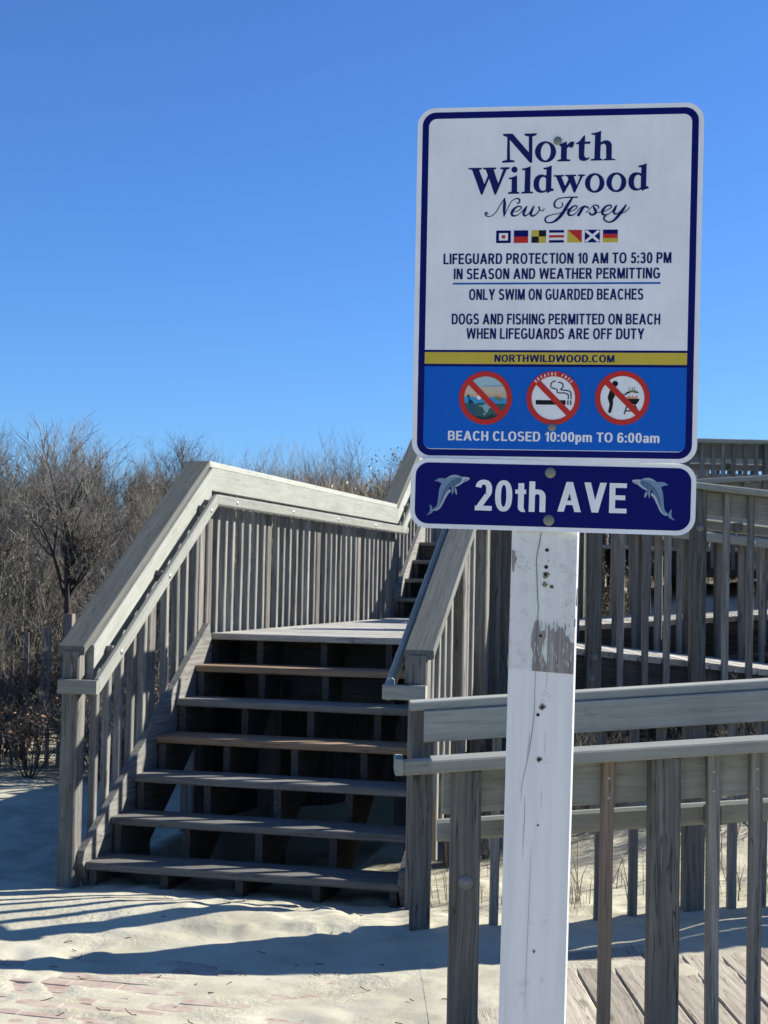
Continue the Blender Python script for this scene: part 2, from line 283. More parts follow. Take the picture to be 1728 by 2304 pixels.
GLYPHS={"N":[[[-119.3,322.5],[-98.6,322.6],[-62.9,281.9],[-63.6,315.4],[-72.9,318.4],[-72.7,322.1],[-46.6,322.4],[-46.8,318.5],[-55.7,315.5],[-55.1,259.9],[-59.9,259.2],[-104.2,309.5],[-102.9,266.8],[-93.3,265.0],[-93.0,261.1],[-119.5,260.5],[-119.5,264.4],[-109.7,266.4],[-109.6,314.9],[-118.7,318.8]]],"o":[[[-4.5,282.0],[-4.7,278.4],[-5.5,275.0],[-6.8,271.8],[-8.6,268.8],[-10.8,266.1],[-13.5,263.8],[-16.5,262.0],[-19.7,260.7],[-23.1,260.0],[-26.7,259.7],[-30.2,260.1],[-33.7,261.0],[-37.0,262.4],[-40.1,264.3],[-42.8,266.6],[-45.2,269.4],[-47.1,272.4],[-48.5,275.7],[-49.4,279.2],[-49.8,282.8],[-49.6,286.3],[-48.8,289.7],[-47.5,293.0],[-45.7,296.0],[-43.4,298.6],[-40.8,300.9],[-37.8,302.7],[-34.5,304.0],[-31.1,304.8],[-27.6,305.0],[-24.0,304.6],[-20.6,303.7],[-17.3,302.3],[-14.2,300.4],[-11.4,298.1],[-9.1,295.3],[-7.2,292.3],[-5.8,289.0],[-4.9,285.5]],[[-16.1,281.1],[-16.5,278.3],[-17.1,275.5],[-17.9,273.0],[-19.0,270.6],[-20.2,268.6],[-21.6,266.8],[-23.1,265.5],[-24.8,264.6],[-26.4,264.1],[-28.1,264.1],[-29.7,264.5],[-31.2,265.3],[-32.7,266.6],[-34.0,268.3],[-35.1,270.3],[-36.0,272.6],[-36.6,275.1],[-37.0,277.9],[-37.2,280.7],[-37.1,283.6],[-36.7,286.4],[-36.1,289.2],[-35.3,291.8],[-34.2,294.1],[-33.0,296.2],[-31.6,297.9],[-30.0,299.2],[-28.4,300.1],[-26.8,300.6],[-25.1,300.6],[-23.5,300.2],[-21.9,299.4],[-20.5,298.1],[-19.2,296.4],[-18.1,294.4],[-17.2,292.1],[-16.6,289.5],[-16.2,286.8],[-16.0,284.0]]],"r":[[[2.5,297.6],[18.1,304.1],[18.3,296.0],[23.9,301.9],[28.6,303.4],[34.1,302.8],[32.9,295.7],[30.4,290.8],[26.8,289.8],[22.5,292.5],[18.4,288.9],[18.3,266.4],[26.2,264.7],[26.0,261.5],[-1.5,261.2],[-1.5,264.3],[5.8,266.0],[5.8,293.1],[2.6,294.4]]],"t":[[[36.8,299.1],[44.3,303.6],[53.9,315.8],[56.6,315.7],[56.3,302.6],[68.5,302.9],[66.8,297.5],[55.9,297.7],[55.3,273.9],[57.5,268.9],[61.2,267.7],[66.9,269.7],[65.4,265.6],[59.5,262.0],[52.4,261.3],[46.6,263.3],[43.7,268.8],[43.3,297.4],[36.8,297.5]]],"h":[[[69.5,319.9],[79.1,321.3],[85.6,323.3],[90.2,325.5],[89.7,300.2],[96.4,304.3],[103.6,304.9],[109.9,301.7],[113.2,295.1],[113.5,265.8],[120.8,264.7],[120.8,262.1],[96.2,261.9],[96.1,264.6],[101.8,266.0],[101.3,291.4],[99.1,296.6],[95.2,297.5],[89.8,295.0],[89.1,266.2],[94.0,265.1],[94.1,262.0],[69.1,261.9],[69.1,264.5],[76.8,266.4],[77.4,316.1],[69.6,317.3]]],"W":[[[-192.5,250.2],[-164.0,250.6],[-163.9,247.1],[-169.2,245.9],[-157.2,215.3],[-150.1,233.7],[-155.1,246.5],[-160.4,247.1],[-160.5,250.5],[-132.5,250.6],[-132.5,247.2],[-137.8,245.9],[-127.4,216.2],[-117.0,245.9],[-123.2,247.0],[-123.2,250.5],[-103.1,250.7],[-103.0,247.3],[-109.9,245.5],[-131.7,192.4],[-134.9,192.5],[-147.3,227.0],[-161.0,192.6],[-164.2,192.6],[-184.4,246.1],[-192.5,247.6]]],"i":[[[-86.3,245.2],[-86.5,243.5],[-87.1,241.9],[-88.1,240.5],[-89.5,239.5],[-91.1,238.9],[-92.8,238.7],[-94.5,238.9],[-96.1,239.6],[-97.5,240.7],[-98.6,242.0],[-99.3,243.6],[-99.5,245.4],[-99.3,247.1],[-98.7,248.6],[-97.7,250.0],[-96.3,251.0],[-94.7,251.7],[-93.0,251.9],[-91.3,251.6],[-89.7,250.9],[-88.3,249.8],[-87.2,248.5],[-86.5,246.9]],[[-105.0,227.8],[-95.8,229.7],[-87.1,233.3],[-86.4,197.9],[-81.4,196.8],[-81.3,193.6],[-106.0,193.4],[-106.0,196.6],[-98.4,198.1],[-98.3,225.0],[-105.0,224.6]]],"l":[[[-77.1,247.1],[-67.6,248.8],[-58.2,252.4],[-58.4,198.1],[-52.1,197.0],[-52.3,194.1],[-77.6,193.6],[-77.7,196.8],[-70.6,198.3],[-70.1,243.6],[-77.0,244.5]]],"d":[[[-30.7,248.2],[-21.5,249.9],[-13.1,253.2],[-13.5,204.6],[-7.9,202.7],[-7.9,199.3],[-15.2,197.5],[-21.7,193.9],[-23.9,197.6],[-29.6,195.1],[-37.0,194.7],[-44.2,197.4],[-49.3,203.2],[-51.5,211.2],[-51.2,220.4],[-47.7,228.5],[-41.4,233.1],[-33.5,234.3],[-24.5,231.8],[-24.3,244.5],[-30.6,244.6]],[[-24.9,225.5],[-29.2,228.8],[-34.0,228.3],[-38.1,223.6],[-39.8,215.8],[-39.1,207.1],[-35.8,201.0],[-30.7,198.8],[-25.0,201.3]]],"w":[[[-8.8,232.1],[13.0,232.6],[13.0,229.7],[7.8,228.7],[16.1,208.9],[22.9,223.3],[19.6,229.6],[15.7,229.9],[15.6,232.6],[39.2,232.7],[39.2,229.8],[34.0,228.9],[40.9,209.9],[47.6,228.7],[43.1,230.1],[43.1,232.7],[57.7,233.0],[57.8,230.1],[53.1,228.6],[37.3,194.2],[34.7,194.2],[26.4,215.3],[14.5,194.0],[11.4,194.0],[-3.5,228.4],[-8.7,229.5]]],"o2":[[[99.2,214.1],[99.0,210.8],[98.4,207.6],[97.2,204.6],[95.6,201.8],[93.5,199.3],[91.1,197.2],[88.4,195.6],[85.4,194.4],[82.3,193.6],[79.1,193.4],[75.9,193.7],[72.7,194.5],[69.7,195.8],[66.9,197.6],[64.4,199.7],[62.3,202.3],[60.5,205.1],[59.2,208.1],[58.4,211.4],[58.1,214.6],[58.3,217.9],[58.9,221.1],[60.1,224.1],[61.8,226.9],[63.8,229.4],[66.2,231.5],[68.9,233.1],[71.9,234.4],[75.0,235.1],[78.2,235.3],[81.5,235.0],[84.6,234.2],[87.6,232.9],[90.4,231.1],[92.9,228.9],[95.1,226.4],[96.8,223.6],[98.1,220.5],[98.9,217.3]],[[88.8,213.2],[88.5,210.6],[87.9,208.1],[87.1,205.8],[86.1,203.7],[85.0,201.8],[83.7,200.2],[82.2,199.0],[80.7,198.2],[79.2,197.7],[77.6,197.7],[76.1,198.1],[74.6,198.9],[73.3,200.0],[72.1,201.5],[71.0,203.4],[70.2,205.5],[69.5,207.8],[69.1,210.3],[69.0,212.9],[69.1,215.5],[69.4,218.1],[70.0,220.6],[70.7,222.9],[71.7,225.1],[72.9,226.9],[74.2,228.5],[75.6,229.7],[77.1,230.5],[78.7,231.0],[80.3,231.0],[81.8,230.6],[83.2,229.8],[84.6,228.7],[85.8,227.1],[86.8,225.3],[87.7,223.2],[88.3,220.9],[88.7,218.4],[88.9,215.8]]],"o3":[[[145.4,214.7],[145.2,211.5],[144.5,208.3],[143.3,205.3],[141.6,202.5],[139.5,200.0],[137.1,197.9],[134.3,196.3],[131.3,195.1],[128.1,194.3],[124.8,194.1],[121.5,194.4],[118.3,195.2],[115.2,196.5],[112.4,198.3],[109.8,200.4],[107.6,203.0],[105.9,205.8],[104.5,208.8],[103.7,212.0],[103.4,215.3],[103.6,218.6],[104.3,221.8],[105.5,224.8],[107.1,227.5],[109.2,230.0],[111.7,232.1],[114.5,233.8],[117.5,235.0],[120.7,235.7],[124.0,235.9],[127.3,235.6],[130.5,234.8],[133.5,233.5],[136.4,231.7],[138.9,229.6],[141.1,227.0],[142.9,224.2],[144.2,221.2],[145.1,218.0]],[[134.7,213.9],[134.4,211.3],[133.8,208.8],[133.0,206.4],[132.0,204.3],[130.9,202.5],[129.5,200.9],[128.1,199.7],[126.5,198.9],[124.9,198.4],[123.3,198.4],[121.8,198.8],[120.3,199.6],[118.9,200.7],[117.7,202.3],[116.6,204.1],[115.7,206.2],[115.1,208.5],[114.6,211.0],[114.5,213.6],[114.6,216.2],[114.9,218.8],[115.5,221.2],[116.3,223.6],[117.3,225.7],[118.4,227.6],[119.8,229.1],[121.2,230.3],[122.8,231.2],[124.4,231.6],[126.0,231.6],[127.5,231.2],[129.0,230.4],[130.4,229.3],[131.6,227.8],[132.7,225.9],[133.6,223.8],[134.2,221.5],[134.6,219.0],[134.8,216.5]]],"d2":[[[170.0,249.8],[179.0,251.5],[187.1,254.7],[186.9,206.6],[192.3,204.7],[192.4,201.3],[185.2,199.6],[178.8,196.0],[176.7,199.7],[171.1,197.2],[163.8,196.7],[156.8,199.4],[151.8,205.2],[149.5,213.1],[149.9,222.2],[153.3,230.2],[159.4,234.8],[167.2,236.0],[176.0,233.6],[176.2,246.0],[170.0,246.1]],[[175.6,227.3],[171.4,230.5],[166.8,230.0],[162.7,225.4],[161.1,217.6],[161.8,209.0],[165.0,203.0],[170.0,200.8],[175.6,203.4]]]}
SCRIPT=[[[-148.4,150.5,2.0],[-152.1,154.2,2.8],[-153.7,149.8,2.8],[-149.1,145.7,2.0],[-141.1,146.4,1.4],[-132.1,153.1,1.4],[-122.9,168.5,1.6],[-113.0,183.9,1.6]],[[-113.1,184.3,1.6],[-112.8,173.5,5.2],[-113.4,159.4,5.2],[-113.5,144.9,1.6]],[[-113.5,144.9,1.2],[-106.6,161.3,1.4],[-98.2,176.9,1.4],[-89.2,182.8,1.8],[-82.2,182.3,2.8],[-80.3,177.5,2.8],[-83.4,172.7,2.0],[-86.6,174.3,1.6]],[[-95.7,154.0,1.0],[-84.7,156.6,1.4],[-76.7,163.0,2.0],[-78.8,166.2,2.4],[-85.3,165.9,2.8],[-93.6,159.2,4.8],[-97.1,151.2,4.8],[-93.3,146.3,3.6],[-84.5,147.8,1.6],[-76.6,154.5,1.2],[-69.5,161.7,1.2],[-65.5,166.1,1.6]],[[-65.1,166.1,2.4],[-69.0,157.9,4.8],[-71.7,150.9,4.8],[-68.4,146.0,3.2],[-61.4,149.6,1.6],[-55.5,157.7,1.4],[-50.3,165.9,1.6]],[[-49.9,165.9,2.4],[-53.7,157.7,4.8],[-56.4,150.3,4.8],[-52.3,145.5,3.2],[-44.3,149.4,2.0],[-37.3,159.5,2.0],[-39.4,165.0,2.8],[-36.1,157.7,1.6],[-30.8,156.4,1.4],[-27.3,160.8,1.2]],[[9.6,174.0,1.2],[11.7,169.6,2.0],[9.0,163.6,1.6],[1.9,161.7,1.8],[-5.4,165.4,3.2],[-5.5,173.8,3.2],[1.1,180.9,2.0],[15.0,183.9,1.8],[29.0,184.5,2.2],[42.5,184.4,2.4]],[[32.0,183.3,3.2],[23.7,170.6,5.6],[12.5,151.6,6.0],[1.9,138.9,5.2],[-9.9,131.4,2.8],[-21.5,131.5,2.4],[-25.2,137.2,3.2],[-21.8,143.5,2.4],[-10.2,147.8,1.4],[3.7,150.1,1.2],[16.6,155.5,1.2],[25.5,160.2,1.2]],[[24.6,153.4,1.0],[35.5,156.9,1.4],[42.5,163.6,2.0],[38.1,166.5,2.4],[30.6,162.2,3.6],[24.8,154.6,4.8],[24.5,148.6,4.8],[29.7,145.8,2.8],[37.6,148.5,1.4],[45.4,157.6,1.2],[53.2,164.3,1.6]],[[57.6,165.8,2.8],[52.2,157.5,5.2],[45.6,146.4,5.2]],[[48.0,150.0,1.2],[53.8,158.3,1.4],[59.2,163.8,2.4],[64.4,163.0,3.2],[65.6,160.6,2.0]],[[61.5,151.0,1.2],[70.4,160.1,1.2],[77.8,166.8,1.6],[84.9,166.7,2.4],[88.2,162.7,2.4],[86.7,159.5,1.6]],[[76.6,165.2,1.6],[79.5,159.2,4.4],[82.4,153.2,4.8],[78.2,147.3,3.6],[71.5,147.3,3.2],[69.0,151.4,2.8]],[[78.2,147.3,1.2],[87.6,151.5,1.2],[101.0,154.2,1.4],[113.9,161.2,1.8],[113.4,166.4,2.4],[104.8,164.9,3.2],[97.4,157.0,4.8],[96.0,149.9,4.8],[100.4,146.2,3.2],[110.2,148.5,1.4],[118.8,156.8,1.2],[124.9,165.5,1.6]],[[125.7,165.8,2.4],[121.9,157.9,4.8],[120.1,151.6,4.4],[123.7,147.6,2.4],[130.7,150.7,1.4],[138.5,158.5,1.4],[144.6,166.4,1.6]],[[145.8,166.4,2.4],[138.5,155.6,5.2],[130.1,144.3,5.2],[120.8,134.5,4.0],[110.6,130.6,2.4],[101.4,134.7,2.8],[99.7,141.1,2.8],[104.4,143.8,1.6]],[[130.8,147.5,1.2],[140.6,150.2,1.4],[147.6,155.3,1.4],[153.5,161.9,1.2]]]
DOLPHIN={"body":[[-193.8,36.1],[-198.4,38.7],[-204.7,40.7],[-210.3,40.9],[-217.3,39.3],[-223.5,36.0],[-229.7,32.1],[-233.9,32.7],[-238.8,32.9],[-245.1,31.4],[-249.2,28.8],[-252.3,26.3],[-247.0,25.7],[-242.1,24.1],[-237.1,21.1],[-239.4,16.5],[-241.3,10.2],[-242.5,3.2],[-243.3,-6.6],[-244.4,-17.1],[-245.3,-23.4],[-246.9,-27.7],[-250.3,-31.2],[-253.7,-34.1],[-255.8,-35.9],[-255.5,-33.5],[-257.4,-28.6],[-261.6,-25.3],[-260.4,-33.6],[-261.6,-39.9],[-263.3,-43.5],[-268.8,-48.1],[-262.5,-46.2],[-257.0,-43.3],[-252.6,-38.3],[-247.4,-35.7],[-243.3,-32.5],[-239.2,-26.1],[-235.3,-16.2],[-232.1,-6.4],[-227.4,2.1],[-222.7,7.8],[-216.6,15.6],[-215.0,8.0],[-214.3,-2.4],[-211.3,1.8],[-209.1,8.2],[-208.2,15.2],[-201.4,20.2],[-195.9,24.5],[-193.2,29.4]],"belly":[[-193.8,36.1],[-182.3,36.3],[-176.6,34.4],[-177.9,31.2],[-182.0,28.0],[-187.6,26.1],[-194.4,21.1],[-201.3,16.7],[-207.5,14.1],[-208.2,15.9],[-201.4,20.5],[-195.9,24.9],[-193.1,29.8]],"belly2":[[-218.5,9.3],[-216.9,4.5],[-221.7,-0.5],[-227.1,-9.7],[-231.7,-18.9],[-235.0,-26.0],[-238.4,-31.6],[-243.2,-35.9],[-248.7,-38.5],[-252.9,-38.3],[-255.6,-41.9],[-261.1,-45.5],[-268.1,-48.1],[-262.6,-44.1],[-256.4,-39.8],[-252.6,-37.6],[-247.4,-35.7],[-242.6,-31.7],[-237.9,-23.9],[-233.9,-14.8],[-230.0,-4.2],[-224.7,4.3]],"fin":[[-206.7,12.4],[-203.7,5.5],[-203.2,-0.0],[-204.9,-1.5],[-207.9,4.7]],"shade":[[-196.2,34.3],[-194.7,30.1],[-198.0,24.8],[-208.3,17.2],[-210.9,10.9],[-213.8,16.4],[-222.1,10.6],[-228.8,2.1],[-234.1,-9.2],[-238.0,-20.5],[-241.9,-29.6],[-246.1,-32.5],[-240.6,-26.1],[-238.2,-13.5],[-234.4,0.6],[-229.1,13.2],[-221.0,23.2],[-210.1,31.8]],"high":[[-195.5,36.4],[-201.9,39.0],[-210.3,40.2],[-217.3,38.6],[-224.1,34.6],[-228.2,31.1],[-222.7,33.6],[-215.8,36.2],[-207.4,37.1],[-200.4,36.9]],"eye":[[-202.6,28.5],[-200.9,30.3],[-198.2,31.1],[-200.2,28.6]],"mouth":[[-190.4,28.1],[-186.3,30.3],[-179.3,31.2],[-184.2,29.0]]}
# ------------------------------------------------------------------ ground
def sand_material():
    m, t, b = new_mat('beach_sand')
    tc = N(t, 'ShaderNodeTexCoord')
    n1 = N(t, 'ShaderNodeTexNoise', Scale=3.0, Detail=8., Roughness=.7); t.links.new(tc.outputs['Object'], n1.inputs['Vector'])
    r1 = ramp(t, n1.outputs['Fac'], [(.3, (.40, .365, .26)), (.5, (.485, .455, .335)), (.72, (.55, .52, .395))])
    n2 = N(t, 'ShaderNodeTexNoise', Scale=260., Detail=3., Roughness=.8); t.links.new(tc.outputs['Object'], n2.inputs['Vector'])
    r2 = ramp(t, n2.outputs['Fac'], [(.3, (.80, .79, .77)), (.6, (1.06, 1.05, 1.04))])
    c = mix(t, 1., r1.outputs[0], r2.outputs[0], 'MULTIPLY')
    n3 = N(t, 'ShaderNodeTexVoronoi', Scale=60.); t.links.new(tc.outputs['Object'], n3.inputs['Vector'])
    r3 = ramp(t, n3.outputs['Distance'], [(.0, (.35, .30, .25)), (.06, (.6, .55, .5)), (.10, (1, 1, 1))])
    n4 = N(t, 'ShaderNodeTexNoise', Scale=4., Detail=2.); t.links.new(tc.outputs['Object'], n4.inputs['Vector'])
    r4 = ramp(t, n4.outputs['Fac'], [(.5, (0, 0, 0)), (.62, (1, 1, 1))])
    c2 = mix(t, r4.outputs[0], c, mix(t, 1., c, r3.outputs[0], 'MULTIPLY'))
    t.links.new(c2, b.inputs['Base Color']); b.inputs['Roughness'].default_value = .95; b.inputs['Specular IOR Level'].default_value = .15
    b1 = N(t, 'ShaderNodeTexNoise', Scale=30., Detail=8., Roughness=.62); t.links.new(tc.outputs['Object'], b1.inputs['Vector'])
    bm_ = N(t, 'ShaderNodeTexNoise', Scale=2.3, Detail=3.); t.links.new(tc.outputs['Object'], bm_.inputs['Vector'])
    br = ramp(t, bm_.outputs['Fac'], [(.44, (.12, .12, .12)), (.62, (1, 1, 1))]); bh = N(t, 'ShaderNodeMath', operation='MULTIPLY')
    t.links.new(b1.outputs['Fac'], bh.inputs[0]); t.links.new(br.outputs[0], bh.inputs[1])
    bp = N(t, 'ShaderNodeBump', Strength=.5, Distance=.02); t.links.new(bh.outputs[0], bp.inputs['Height'])
    bp2 = N(t, 'ShaderNodeBump', Strength=.4, Distance=.004); t.links.new(n2.outputs['Fac'], bp2.inputs['Height']); t.links.new(bp.outputs[0], bp2.inputs['Normal'])
    t.links.new(bp2.outputs[0], b.inputs['Normal'])
    return m
M_SAND = sand_material()
def axis_lines(a0, a1, step, lo, hi, grow=1.18):
    mid = list(np.arange(a0, a1, step)); s = step; left = []; x = a0
    while x > lo: s *= grow; x -= s; left.append(x)
    s = step; right = []; x = mid[-1]
    while x < hi: s *= grow; x += s; right.append(x)
    return np.array(left[::-1]+mid+right)
def grid_mesh(name, us, vs, H):
    U, V = np.meshgrid(us, vs); Z = H(U, V)
    co = np.stack([U, V, Z], -1).reshape(-1, 3).astype(np.float32); nu, nv = len(us), len(vs)
    i = np.arange(nu-1); j = np.arange(nv-1); I, J = np.meshgrid(i, j); a = (J*nu+I).ravel()
    q = np.stack([a, a+1, a+1+nu, a+nu], -1).astype(np.int32)
    me = bpy.data.meshes.new(name); me.vertices.add(len(co)); me.vertices.foreach_set('co', co.ravel())
    me.loops.add(q.size); me.loops.foreach_set('vertex_index', q.ravel())
    me.polygons.add(len(q)); me.polygons.foreach_set('loop_start', np.arange(0, q.size, 4, dtype=np.int32)); me.polygons.foreach_set('loop_total', np.full(len(q), 4, np.int32))
    me.polygons.foreach_set('use_smooth', np.ones(len(q), bool)); me.update(calc_edges=True); me.validate()
    return me
sand = link('ground', grid_mesh('ground', axis_lines(-4.6, 1.6, .028, -900, 900, 1.12), axis_lines(4.6, 9.6, .026, -900, 900, 1.09), ground), M_SAND)
tag(sand, kind='structure', label='pale dune sand with footprints and drifts')

# brick paving poking through the blown sand
def dusty_brick():
    m, t, b = new_mat('dusty_paver'); tc = N(t, 'ShaderNodeTexCoord'); ge = N(t, 'ShaderNodeNewGeometry')
    n = N(t, 'ShaderNodeTexNoise', Scale=9., Detail=7., Roughness=.7); t.links.new(ge.outputs['Position'], n.inputs['Vector'])
    r = ramp(t, n.outputs['Fac'], [(.36, (.33, .235, .185)), (.66, (.47, .41, .32))]); t.links.new(r.outputs[0], b.inputs['Base Color']); b.inputs['Roughness'].default_value = .95; b.inputs['Specular IOR Level'].default_value = .15
    return m
M_BRICK = dusty_brick()
pav = empty('paving', (-2, 5.6, 0), kind='structure')
bmb = beam_mesh('brick', .196, .096, .05, bev=.005)
rb = random.Random(5)
for j in range(17):
    for i in range(19):
        u = -3.75 + .2*i + (.1 if j % 2 else 0); v = 4.95 + .1*j
        if .966*u+.2585*v > .27: continue
        M = Matrix.Translation((u, v, -.025+.0035+rb.uniform(-.003, .003)+.012*float(sm((.966*u+.2585*v+.75)/1.0))))
        link('brick', bmb, M_BRICK, pav, M)

# ------------------------------------------------------------------ railings
BOLT_S = dome_mesh('bolt_head', .014, .007); BOLT_W = dome_mesh('bolt_head', .013, .008, washer=1.75); SCREW = dome_mesh('screw_head', .0055, .002, 8)
def rail(label, A, B, zc0, zc1, inward, bals=None, pitch=.150, posts=(), bal_len=1.15, bal_bot=None, post_bot=None, cap_ext=(.02, .02), handrail=True,
         fascia=True, ret0=False, ret1=False, hr_drop=.20, hr_ext=(0, 0), group=None, bal_new=(), screws=False, outer_bolts=(), inner_bolts=(), fas_ext=(0, 0), fas_w=.14, hr_off=.114, capmat=None, bstep=.62):
    """A,B plan ends of the baluster centre line; zc = top of the cap at each end; inward = unit plan vector to the walking side"""
    A = Vector((A[0], A[1], 0)); B = Vector((B[0], B[1], 0)); D = (B-A); L = D.length; D.normalize(); m = Vector((inward[0], inward[1], 0)).normalized()
    sl = (zc1-zc0)/L
    root = empty('wooden_railing', (A.x, A.y, gz(A.x, A.y)), label, 'railing', group)
    P = lambda s, off, z: A + D*s + m*off + Vector((0, 0, z))
    zc = lambda s: zc0 + sl*s
    cs = math.sqrt(1+sl*sl)
    tv = .038*cs
    c = zc
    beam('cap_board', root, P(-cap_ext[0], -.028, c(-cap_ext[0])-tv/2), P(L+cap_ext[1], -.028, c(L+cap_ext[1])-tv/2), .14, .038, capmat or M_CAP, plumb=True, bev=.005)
    if fascia:
        hv = fas_w*cs; s0, s1 = -fas_ext[0], L+fas_ext[1]
        beam('fascia_board', root, P(s0, .038, c(s0)-tv-.002-hv/2), P(s1, .038, c(s1)-tv-.002-hv/2), fas_w, .038, M_CAP, up=m, plumb=True)
    if handrail:
        s0, s1 = -hr_ext[0], L+hr_ext[1]; hh = .068
        beam('handrail', root, P(s0, hr_off, c(s0)-hr_drop-hh*cs/2), P(s1, hr_off, c(s1)-hr_drop-hh*cs/2), hh, .038, M_CAP, up=m, plumb=True, bev=.010)
        for ret, s, sg in ((ret0, s0, -1), (ret1, s1, 1)):
            if ret:
                z = c(s)-hr_drop-hh*cs/2
                beam('handrail_return', root, P(s+sg*.021, hr_off+.019, z), P(s+sg*.021, -.072, z), .068, .038, M_CAP, up=D, bev=.005)
        k = .25
        while k < L:
            place_on('bolt_head', root, BOLT_S, M_BOLTW, P(k, hr_off+.019, c(k)-hr_drop-.034), m); k += bstep
        k = .25
        while k < L:                                  # spacer blocks that hold the handrail off the fascia
            beam('spacer_block', root, P(k, .06, c(k)-hr_drop-.034), P(k, hr_off-.02, c(k)-hr_drop-.034), .05, .06, M_POST); k += bstep
    if bals is None:
        bals = []; k = pitch*.6
        while k < L-.02: bals.append(k); k += pitch
    for i, s in enumerate(bals):
        if any(abs(s-p) < .068 for p in posts): continue
        s2 = s + RNG.uniform(-.008, .008); zt = c(s2)-tv-.003
        zb = (bal_bot(s2) if bal_bot else c(s2)-bal_len) + RNG.uniform(-.01, .01)
        lean = RNG.uniform(-.008, .008)
        beam('baluster', root, P(s2+lean, 0, zb), P(s2, 0, zt), .038, .038, M_BALNEW if i in bal_new else M_BAL, up=m, bev=.004, wob=.0018)
        if screws:
            for dz in (.055, .115): place_on('screw_head', root, SCREW, M_SCREW, P(s2, -.019, zt-dz), -m)
    for s in posts:
        zt = c(s)-tv-.003; zb = post_bot(s) if post_bot else gz(*(P(s, -.0255, 0)[:2]))-.25
        beam('post', root, P(s, -.0255, zb), P(s, -.0255, zt), .089, .089, M_POST, up=m, bev=.007, wob=.001)
    for s, dz in outer_bolts: place_on('bolt_head', root, BOLT_W, M_BOLT, P(s, -.071, c(s)-dz), -m)
    for s, dz in inner_bolts: place_on('bolt_head', root, BOLT_S, M_BOLTW, P(s, .02, c(s)-dz), m)
    return root

RISE, RUN, V0, Z1 = .178, .2858, 6.906, .171
ZL = Z1+6*RISE; VL = V0+6*RUN                 # landing height 1.239 and front edge 8.62
UL, UR = -3.232, -1.540                       # baluster lines of the two sides
SLP = RISE/RUN
# left flight rail, landing guard, upper flight rail
zc_lo = 1.219
V_PK = 6.85 + (2.272-zc_lo)/SLP
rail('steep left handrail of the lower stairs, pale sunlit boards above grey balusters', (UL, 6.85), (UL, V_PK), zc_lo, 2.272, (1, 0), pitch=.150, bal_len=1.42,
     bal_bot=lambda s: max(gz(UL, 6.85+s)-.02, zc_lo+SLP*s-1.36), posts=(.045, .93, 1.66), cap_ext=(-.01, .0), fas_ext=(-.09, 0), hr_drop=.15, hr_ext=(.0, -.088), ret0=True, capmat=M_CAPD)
rail('long level guard along the left side of the stair landing', (UL, V_PK), (UL, 13.42), 2.272, 2.272, (1, 0), pitch=.150,
     bal_bot=lambda s: ZL-.16, posts=(.10, 1.25, 2.45, 3.65, 4.85), cap_ext=(0, 0), hr_drop=.205, hr_ext=(.085, .1), bstep=1.16, post_bot=lambda s: gz(UL, V_PK+s)-.2)
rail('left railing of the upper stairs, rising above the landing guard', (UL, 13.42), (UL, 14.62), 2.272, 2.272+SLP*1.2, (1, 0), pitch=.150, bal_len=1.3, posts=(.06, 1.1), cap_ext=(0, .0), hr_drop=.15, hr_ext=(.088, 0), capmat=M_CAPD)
# right side
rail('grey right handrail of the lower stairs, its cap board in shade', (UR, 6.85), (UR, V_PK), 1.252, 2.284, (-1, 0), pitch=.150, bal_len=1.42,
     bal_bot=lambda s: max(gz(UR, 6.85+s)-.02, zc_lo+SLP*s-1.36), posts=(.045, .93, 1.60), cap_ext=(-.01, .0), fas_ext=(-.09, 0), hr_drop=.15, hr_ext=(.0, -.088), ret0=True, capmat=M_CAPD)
rail('short level guard from the stair top to the second ramp', (UR, V_PK), (UR, 8.93), 2.284, 2.29, (-1, 0), pitch=.150, bal_bot=lambda s: ZL-.2, posts=(.34,), cap_ext=(0, .02), hr_drop=.205, hr_ext=(.085, 0), post_bot=lambda s: .1)
rail('short guard between the third ramp and the upper stairs', (UR, 12.45), (UR, 13.42), 2.272, 2.272, (-1, 0), bal_bot=lambda s: ZL-.16, posts=(.08, .9), hr_drop=.205)
rail('right railing of the upper stairs', (UR, 13.42), (UR, 14.62), 2.272, 2.272+SLP*1.2, (-1, 0), bal_len=1.3, posts=(.06, 1.1), cap_ext=(0, 0), hr_drop=.15)

